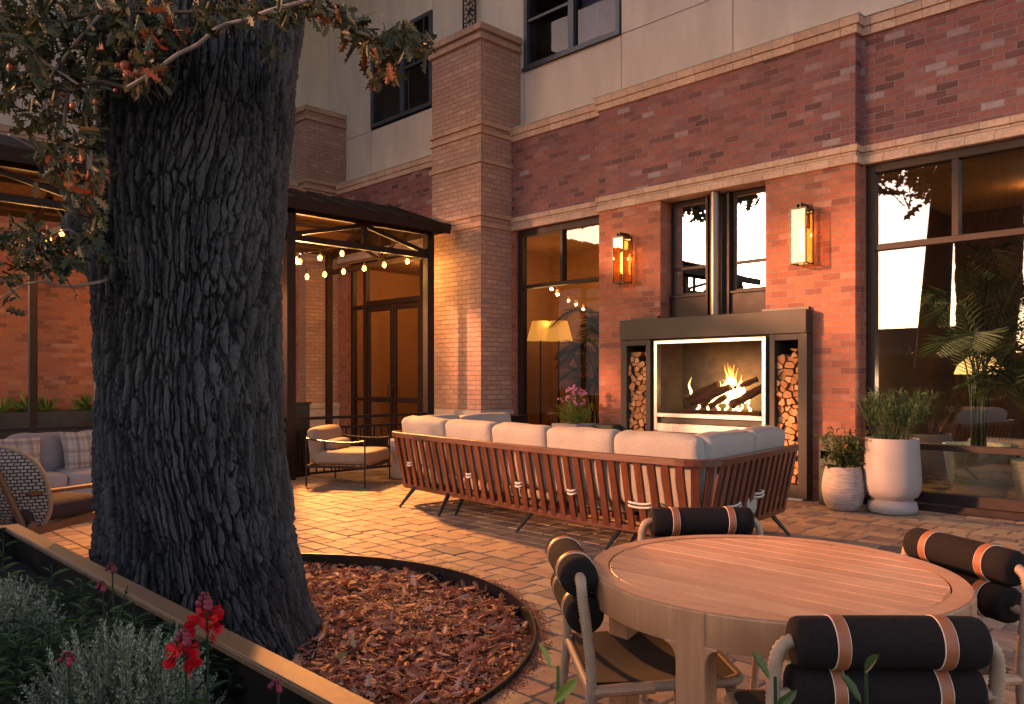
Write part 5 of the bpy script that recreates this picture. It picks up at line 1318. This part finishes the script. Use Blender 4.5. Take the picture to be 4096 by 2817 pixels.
# foreground steel planter (box with capped rim)
PX0, PX1, PY1 = -4.72, 1.2, 1.05
pl = empty('planter', 'long black steel planter box with bronze cap rim across the lower left corner', 'planter', (-1.7, .3, 0))
def pp(name, mb, mat, **k): o = mb.build(name, mat, pl, **k); o.matrix_parent_inverse = Matrix.Translation((1.7, -.3, 0)); return o
pp('wall', MB().box(PX0, PY1-.012, -.13, PX1, PY1-.004, .592).box(PX0, -.6, -.13, PX0+.008, PY1-.012, .592).box(PX0, -.62, -.13, PX1, -.6, .592).box(PX1, -.6, -.13, PX1+.008, PY1, .592), 'black_metal')
pp('cap_rim', MB().box(PX0-.004, PY1-.058, .593, PX1, PY1+.012, .600).box(PX0-.004, -.6, .593, PX0+.062, PY1-.058, .600).box(PX0, PY1-.058, .575, PX1, PY1-.054, .593), 'cap_metal', bevel=.0015)
sm = MB(); NX_, NY_ = 60, 18
for i in range(NX_+1):
    for j in range(NY_+1):
        x = PX0+.01+(PX1-PX0-.02)*i/NX_; y = -.59+(PY1+.57)*j/NY_; sm.v.append((x, y, .44+.03*noise.noise(Vector((x*4, y*4, 1)))))
for i in range(NX_):
    for j in range(NY_): sm.f.append((i*(NY_+1)+j, (i+1)*(NY_+1)+j, (i+1)*(NY_+1)+j+1, i*(NY_+1)+j+1)); sm.t.append(.5)
pp('soil', sm, 'soil', smooth=True)
pr = random.Random(77)
NEEDP2 = [(0, 0), (.2, .4), (0, 1), (-.2, .4)]
def silver_bush(c, rad, n, label):
    o = empty('santolina_bush', label, 'shrub', (c[0], c[1], .44)); m_ = MB(); st = MB(); base = Vector((0, 0, 0))
    for i in range(n):
        u = rdir(pr, .55); u.z = abs(u.z)*.9+.05; u.normalize(); tip = Vector((u.x*rad[0], u.y*rad[1], u.z*rad[2]+.02))*pr.uniform(.72, 1.05); dirn = (u+Vector((0, 0, .9))+rdir(pr)*.35).normalized()
        p0 = tip-dirn*.10; t0 = pr.uniform(.25, .95)*(.6+.4*u.z)
        st.tube([base+(p0-base)*.5, p0, tip], [.002, .0016, .001], 4, False)
        for k in range(30):
            q = p0.lerp(tip, k/30)+rdir(pr)*.003; add_leaf(m_, q, (dirn*1.0+rdir(pr)*.9), rdir(pr), pr.uniform(.011, .017)*(1.1-.4*k/26), min(1, t0+.2*k/26), NEEDP2, .1, 0)
    m_.build('foliage', 'silver_leaf', o); st.build('stems', 'silver_leaf', o); return o
NEEDP2 = [(0, 0), (.2, .4), (0, 1), (-.2, .4)]
silver_bush((-2.06, .68), (.27, .24, .30), 560, 'silvery green needle leaved bush in the black planter left of the red snapdragon')
silver_bush((-2.86, .56), (.28, .24, .30), 480, 'silvery green needle leaved bush at the left frame edge of the planter')
silver_bush((-1.78, .52), (.12, .12, .20), 60, 'small silvery green bush at the bottom edge below the snapdragon')
def leafy(c, n, h, label, kind='green_leaf', rs=.12, lean=.25, ls_=(.05, .09), name='leafy_plant'):
    o = empty(name, label, 'plant', (c[0], c[1], .44)); m_ = MB(); st = MB()
    for i in range(n):
        a = pr.uniform(0, 6.28); r = rs*math.sqrt(pr.random()); b0 = Vector((r*math.cos(a), r*math.sin(a), 0)); hh = h*pr.uniform(.6, 1.05); tp_ = b0+Vector((math.cos(a)*lean*hh, math.sin(a)*lean*hh, hh))
        st.tube([b0, (b0+tp_)/2+rdir(pr)*.01, tp_], [.0028, .0025, .0018], 5, False)
        for k in range(14):
            t = .2+.8*k/14; p = b0.lerp(tp_, t); q = k*2.4; d = Vector((math.cos(q), math.sin(q), .35)); add_leaf(m_, p, d, Vector((0, 0, 1)), pr.uniform(*ls_)*(1.15-.5*t), pr.random(), LANCE, .25, -.5)
    m_.build('foliage', kind, o); st.build('stems', kind, o); return o
LANCE = [(0, 0), (.07, .15), (.11, .4), (.08, .7), (0, 1)]; LANCE = LANCE+[(-x, y) for x, y in reversed(LANCE[1:-1])]
leafy((-2.48, .60), 16, .30, 'dark green broad leaved plant between the two silvery bushes', rs=.15)
leafy((-2.45, .84), 9, .20, 'low dark green plant against the planter wall behind the bushes', rs=.12)
leafy((-3.55, .72), 5, .42, 'spindly green flower stalks at the far left end of the planter', lean=.08, rs=.05)
leafy((-3.15, .80), 10, .24, 'low green plant beside the leftmost silvery bush near the rim', rs=.13)
leafy((-2.75, .86), 9, .18, 'low dark green ground plant close to the rim between bud stems', rs=.16)
leafy((-2.22, .90), 9, .16, 'low dark green plant at the foot of the planter wall behind the large silvery bush', rs=.14)
leafy((-1.62, .78), 8, .20, 'dark green foliage at the bottom edge right of the snapdragon', rs=.10)
def snapdragon(c, h, flowers, label, col_='red_petal'):
    o = empty('snapdragon', label, 'flower', (c[0], c[1], .44)); st = MB(); fl2 = MB(); bd = MB(); lf = MB()
    top = Vector((.01, 0, h)); st.tube([(0, 0, 0), (0, .006, h*.5), top], [.004, .0035, .0022], 6, False)
    for k in range(12): 
        t = .05+.5*k/12; q = k*2.4; add_leaf(lf, Vector((0, 0, h*t)), Vector((math.cos(q), math.sin(q), .4)), Vector((0, 0, 1)), .055, pr.random(), LANCE, .2, -.4)
    for (z0, z1, n) in flowers:
        for k in range(n):
            t = k/n; z_ = h*(z0+(z1-z0)*t); q = k*2.2; rr_ = .016*(1.25-.5*t); p = Vector((math.cos(q)*rr_, math.sin(q)*rr_, z_))
            for s in range(5):
                d = Vector((math.cos(q)+pr.gauss(0, .6), math.sin(q)+pr.gauss(0, .6), pr.gauss(.0, .6))); add_leaf(fl2, p, d, rdir(pr), pr.uniform(.018, .028), pr.random(), PET, .35, .7)
    for k in range(9): q = k*2.1; zz = h*(.93+.07*k/9)+.0; bd.ball(Vector((math.cos(q)*.012*(1.2-k/9), math.sin(q)*.012*(1.2-k/9), zz)), (.0085 if fl2.v else .006)*(1.2-.6*k/9), 6, tint=pr.random())
    st.build('stem', 'green_leaf', o); lf.build('leaves', 'green_leaf', o); 
    if fl2.v: fl2.build('petals', col_, o)
    bd.build('buds', 'bud', o, smooth=True); return o
PET = [(0, 0), (.22, .25), (.42, .6), (.30, .95), (0, 1.05)]; PET = PET+[(-x, y) for x, y in reversed(PET[1:-1])]
snapdragon((-1.720, .745), .440, [(.80, .93, 11)], 'tall snapdragon with a red flower spike before the planter rim')
snapdragon((-1.700, .690), .375, [(.78, .92, 10)], 'shorter snapdragon with a red flower spike just below the tall one')
snapdragon((-1.58, .84), .26, [], 'snapdragon stem with closed dark pink buds at the bottom edge')
snapdragon((-1.90, .52), .32, [], 'dark pink bud stem rising through the silvery bush')
snapdragon((-2.45, .76), .33, [], 'dark bud stem above the broad leaved plant'); snapdragon((-2.62, .84), .34, [], 'dark bud stem near the rim behind the broad leaved plant')
# blurry sprigs right in front of the lens
def sprig(x, y, h, n, label, mat):
    o = empty('olive_sprig', label, 'plant', (x, y, .44)); st = MB(); lf = MB(); st.tube([(0, 0, 0), (.01, 0, h*.5), (0, .01, h)], [.004, .003, .002], 6, False)
    for k in range(n):
        t = .55+.45*k/max(1, n-1); q = k*2.6; add_leaf(lf, Vector((0, 0, h*t)), Vector((math.cos(q), math.sin(q), 1.1)), Vector((math.sin(q), -math.cos(q), 0)), pr.uniform(.028, .045), pr.random(), LANCE2, .15, -.3)
    st.build('stem', mat, o); lf.build('leaves', mat, o); return o
LANCE2 = [(0, 0), (.10, .2), (.15, .5), (.11, .8), (0, 1)]; LANCE2 = LANCE2+[(-x, y) for x, y in reversed(LANCE2[1:-1])]
for (xD, yD, d, n, lab, mat) in ((1252, 1515, .95, 7, 'yellowish olive sprig at the bottom edge beside the leaf bed', 'bright_leaf'), (1748, 1540, .95, 7, 'green olive sprig left of the nearest chair post', 'green_leaf'), (1955, 1525, .95, 8, 'green olive sprig in front of the nearest chair back', 'green_leaf')):
    p = atD(xD, yD, d); sprig(p.x, p.y, p.z-.44, n, lab, mat)

# pots right of the fireplace
NEEDP3 = [(0, 0), (.07, .3), (.06, .7), (0, 1), (-.06, .7), (-.07, .3)]
o = empty('potted_plant', 'tall smooth pale footed planter with bushy green plant by the right window', 'potted plant', (-3.03, 8.36, 0))
MB().lathe([(.205, 0), (.232, .02), (.238, .06), (.225, .115), (.19, .135), (.20, .15), (.235, .17), (.262, .225), (.272, .30), (.268, .42), (.255, .60), (.248, .745), (.245, .752), (.236, .752), (.232, .74), (.228, .70), (.01, .69)], n=48).build('pot', 'white_pot', o, smooth=True, angle=50)
MB().lathe([(.228, .70), (.02, .715)], n=20).build('soil', 'soil', o)
m_ = MB(); st = MB()
for i in range(60):
    a = pr.uniform(0, 6.28); r = .17*pr.random(); b0 = Vector((r*math.cos(a), r*math.sin(a), .70)); t_ = b0+Vector((math.cos(a)*pr.uniform(.05, .22), math.sin(a)*pr.uniform(.05, .2), pr.uniform(.27, .50)))
    st.tube([b0, (b0+t_)/2+rdir(pr)*.02, t_], [.004, .003, .002], 5, False)
    for k in range(55):
        p = b0.lerp(t_, pr.uniform(.5, 1.08)); add_leaf(m_, p+rdir(pr)*.02, (t_-b0).normalized()+rdir(pr)*.7, rdir(pr), pr.uniform(.03, .06), pr.random(), NEEDP3, .1, .2)

for i in range(260): a = pr.uniform(0, 6.28); r = .2*pr.random(); add_leaf(m_, Vector((r*math.cos(a), r*math.sin(a), .71+pr.uniform(0, .08))), rdir(pr, 1), rdir(pr), .035, pr.random(), NEEDP3, .1, .2)
m_.build('foliage', 'green_leaf', o); st.build('stems', 'green_leaf', o)
o = empty('potted_plant', 'small ribbed egg shaped pot with red tipped leafy plant beside the fireplace', 'potted plant', (-3.435, 8.15, 0))
MB().lathe([(.115, 0), (.145, .012), (.185, .08), (.207, .19), (.205, .28), (.19, .37), (.172, .44), (.168, .45), (.155, .45), (.15, .42), (.01, .41)], n=48).build('pot', 'ribbed_pot', o, smooth=True, angle=50)
m_ = MB(); st = MB()
for i in range(44):
    a = pr.uniform(0, 6.28); t_ = Vector((math.cos(a)*pr.uniform(.06, .30), math.sin(a)*pr.uniform(.05, .24), .42+pr.uniform(.02, .44)))
    st.tube([(0, 0, .41), Vector((math.cos(a)*.05, math.sin(a)*.05, .41+(t_.z-.41)*.6)), t_], [.003, .003, .0015], 5, False)
    for k in range(11):
        p = Vector((t_.x*.2, t_.y*.2, .41+(t_.z-.41)*.5)).lerp(t_, k/10)+rdir(pr)*.03; add_leaf(m_, p, Vector((t_.x, t_.y, -.02))*3+rdir(pr), Vector((0, 0, 1)), pr.uniform(.05, .09), min(1, max(0, pr.gauss(.45, .25))), ELLP, .2, -.3)
m_.build('foliage', 'nandina', o); st.build('stems', 'green_leaf', o)
def bin_(x, y, lab):
    o = empty('ash_bin', lab, 'bin', (x, y, 0)); m_ = MB(); w_, d_ = .165, .13
    m_.box(-w_, -d_, .0, w_, d_, .50); m_.box(-w_, -d_, .50, -w_+.025, d_, .575); m_.box(w_-.025, -d_, .50, w_, d_, .575); m_.box(-w_+.025, .02, .50, w_-.025, d_, .575)
    m_.box(-w_, -d_, .575, w_, d_, .735)
    m_.build('body', 'bin_green', o, bevel=.008, seg=2); MB().box(-w_+.03, -.02, .502, w_-.03, .018, .573).build('slot', 'dark_inside', o); return o
bin_(-3.60, 8.44, 'dark green metal bin with a slot standing behind the small ribbed pot')
bin_(-6.70, 8.42, 'dark green metal bin left of the fireplace beside the flowering planter')
tag(MB().box(-8.86, 8.25, 0, -8.42, 8.62, .77).box(-8.87, 8.24, .77, -8.41, 8.63, .80).build('metal_box', 'bronze', bevel=.008), 'dark bronze metal box at the foot of the tall tan pilaster', 'box')
# flowering planter
o = empty('potted_plant', 'square white planter with pink flowers and feathery greenery left of the fireplace', 'potted plant', (-7.12, 8.20, 0))
MB().prism([(-.19, -.19), (.19, -.19), (.19, .19), (-.19, .19)], lambda a, b, d: (a*(1+.25*d), b*(1+.25*d), d), 0, .74).build('pot', 'white_pot', o, bevel=.01)
m_ = MB(); f2 = MB(); st = MB()
for i in range(60):
    a = pr.uniform(0, 6.28); k_ = pr.random(); t_ = Vector((math.cos(a)*.27*k_, math.sin(a)*.27*k_, .74+pr.uniform(.10, .28))); b0 = Vector((t_.x*.5, t_.y*.5, .72)); st.tube([b0, t_], .002, 4, False)
    for k in range(26): add_leaf(m_, b0.lerp(t_, pr.uniform(.2, 1))+rdir(pr)*.02, rdir(pr, .8), rdir(pr), pr.uniform(.03, .06), pr.random(), NEEDP3, .1, .3)
for i in range(16):
    a = pr.uniform(0, 6.28); k_ = pr.random(); t_ = Vector((math.cos(a)*.2*k_-.02, math.sin(a)*.2*k_, .74+pr.uniform(.28, .52))); b0 = Vector((t_.x*.3, t_.y*.3, .74)); st.tube([b0, t_], .0025, 4, False)
    for k in range(8): add_leaf(m_, b0.lerp(t_, pr.uniform(.3, 1))+rdir(pr)*.01, rdir(pr, .8), rdir(pr), pr.uniform(.04, .07), pr.random(), LANCE, .1, .3)
    for k in range(2):
        q = t_+rdir(pr)*.035
        for s in range(5): add_leaf(f2, q, rdir(pr), rdir(pr), .028, pr.random(), PET, .3, .5)
m_.build('foliage', 'bright_leaf', o); f2.build('flowers', 'pink_petal', o); st.build('stems', 'bright_leaf', o)

# trough planters along the left wing wall
o = empty('planter_trough', 'long black trough planter with grasses along the far left brick wall', 'planter', (-13.9, 4.5, 0))
MB().box(-.22, -2.6, 0, .22, 3.0, .85).build('trough', 'black_metal', o, bevel=.006)
m_ = MB()
for i in range(15):
    c = Vector((pr.uniform(-.1, .1), -2.4+i*.38+pr.uniform(-.1, .1), .85)); n = 90 if i % 2 else 45
    for k in range(n): add_leaf(m_, c+rdir(pr)*.05, rdir(pr, 1.2), rdir(pr), pr.uniform(.10, .30), pr.random(), NEEDP3, .1, .5)
m_.build('foliage', 'bright_leaf', o)

# ---------------------------------------------------------------- things behind the glass
def palm(x, y, pot, h, fr_n, L, lab, potmat='green_pot'):
    o = empty('potted_palm', lab, 'potted palm', (x, y, .03)); r_, ph = pot
    MB().lathe([(r_*.62, 0), (r_*.70, .03), (r_*.88, ph*.45), (r_*.99, ph*.85), (r_*1.03, ph*.9), (r_*1.03, ph), (r_*.95, ph), (r_*.93, ph*.93), (.01, ph*.9)], n=36).build('pot', potmat, o, smooth=True, angle=50)
    m_ = MB(); st = MB()
    for i in range(fr_n):
        a = i*2.4+pr.uniform(-.3, .3); b0 = Vector((pr.uniform(-.08, .08), pr.uniform(-.08, .08), ph*.9)); up_ = pr.uniform(.55, 1.0)*h; sp_ = L*pr.uniform(.6, 1.0)
        path = smoothpath([b0, b0+Vector((math.cos(a)*.08, math.sin(a)*.08, up_*.55)), b0+Vector((math.cos(a)*sp_*.5, math.sin(a)*sp_*.5, up_)), b0+Vector((math.cos(a)*sp_, math.sin(a)*sp_, up_*.86))], 7)
        n = len(path); st.tube(path, [.012*(1-.8*k/n) for k in range(n)], 6, False)
        for k in range(int(n*.4), n):
            for q in range(2):
                pth = path[k-1].lerp(path[k], q/2); d = (path[k]-path[k-1]).normalized(); s_ = d.cross(Vector((0, 0, 1))).normalized(); ln = .30*math.sin(math.pi*(.15+.8*(k-n*.4)/(n*.6)))+.06
                for sg in (-1, 1): add_leaf(m_, pth, s_*sg+d*.8+Vector((0, 0, -.15)), Vector((0, 0, 1)), ln, pr.random(), NEEDP3B, .1, -.15)
    m_.build('fronds', 'palm', o); st.build('stems', 'palm', o); return o
NEEDP3B = [(0, 0), (.026, .25), (.020, .7), (0, 1), (-.020, .7), (-.026, .25)]
palm(-2.55, 9.50, (.34, .62), 2.1, 17, 1.15, 'indoor palm in a large green pot behind the right window')
palm(-1.95, 9.40, (.28, .50), 1.4, 12, .8, 'smaller indoor palm in a green pot at the right frame edge')
palm(-7.55, 9.70, (.30, .55), 2.3, 15, 1.1, 'indoor palm behind the tall left window')
palm(-8.35, 10.2, (.26, .45), 1.6, 10, .9, 'shorter indoor palm at the left of the tall left window')
def floor_lamp(x, y, z, lab):
    o = empty('floor_lamp', lab, 'lamp', (x, y, .03)); MB().lathe([(.14, 0), (.14, .02), (.02, .03), (.014, z-.1)], n=16).build('stand', 'black_metal', o, smooth=True)
    s_ = MB(); s_.lathe([(.24, z-.12), (.15, z+.22)], n=28); s_.build('lamp_shade', 'shade_lit', o, smooth=True)
    l_ = bpy.data.lights.new('lamp_light', 'POINT'); l_.energy = 5; l_.color = (1, .6, .28); l_.shadow_soft_size = .1; lo_ = bpy.data.objects.new('lamp_light', l_); col.objects.link(lo_); lo_.location = (x, y, z+.35)
p = at(2162, 1320, 13.9); floor_lamp(p.x, p.y, p.z-.1, 'left of two yellow shaded lamps inside the tall left window'); p = at(2235, 1320, 13.6); floor_lamp(p.x, p.y, p.z-.1, 'right of two yellow shaded lamps inside the tall left window')
p = at(3920, 1470, 10.5); o = empty('globe_lamp', 'glowing yellow dome lamp behind the palms in the right window', 'lamp', (p.x, p.y, .03))
MB().lathe([(.10, 0), (.10, .02), (.012, .03), (.012, p.z-.03)], n=12).build('stand', 'black_metal', o, smooth=True); MB().lathe([(.30, 0), (.30, .02), (.26, .12), (.15, .22), (.01, .25)], (0, 0, p.z-.12), 28).build('dome', 'globe_lit', o, smooth=True)
def add_pl(x, y, z, e_, c_=(1, .50, .17), s_=.15):
    l_ = bpy.data.lights.new('indoor_light', 'POINT'); l_.energy = e_; l_.color = c_; l_.shadow_soft_size = s_; q = bpy.data.objects.new('indoor_light', l_); col.objects.link(q); q.location = (x, y, z)
add_pl(-3.1, 9.2, 1.3, 18, (1, .72, .45))  # added fill lamp for the palm pots, no fixture here
def downlight(x, y, z, e_, lab):
    tag(MB().lathe([(.09, 0), (.09, .02)], (x, y, z-.022), 20).build('indoor_light', 'downlight'), lab, 'ceiling light'); add_pl(x, y, z-.15, e_)
downlight(-7.9, 10.6, 3.69, 15, 'round ceiling light in the lobby behind the tall left window'); downlight(-2.4, 11.2, 3.69, 4, 'round ceiling light in the dim room behind the right window')
downlight(-12.2, 10.1, 3.66, 34, 'round ceiling light in the foyer behind the entrance doors')
tag(MB().rbox((-2.55, 10.3, .62), (.6, .35, .10), .04).box(-2.8, 10.2, .03, -2.77, 10.4, .6).box(-2.33, 10.2, .03, -2.3, 10.4, .6).build('bench', 'linen', smooth=True, angle=50), 'upholstered bench seat inside behind the potted palm', 'bench')
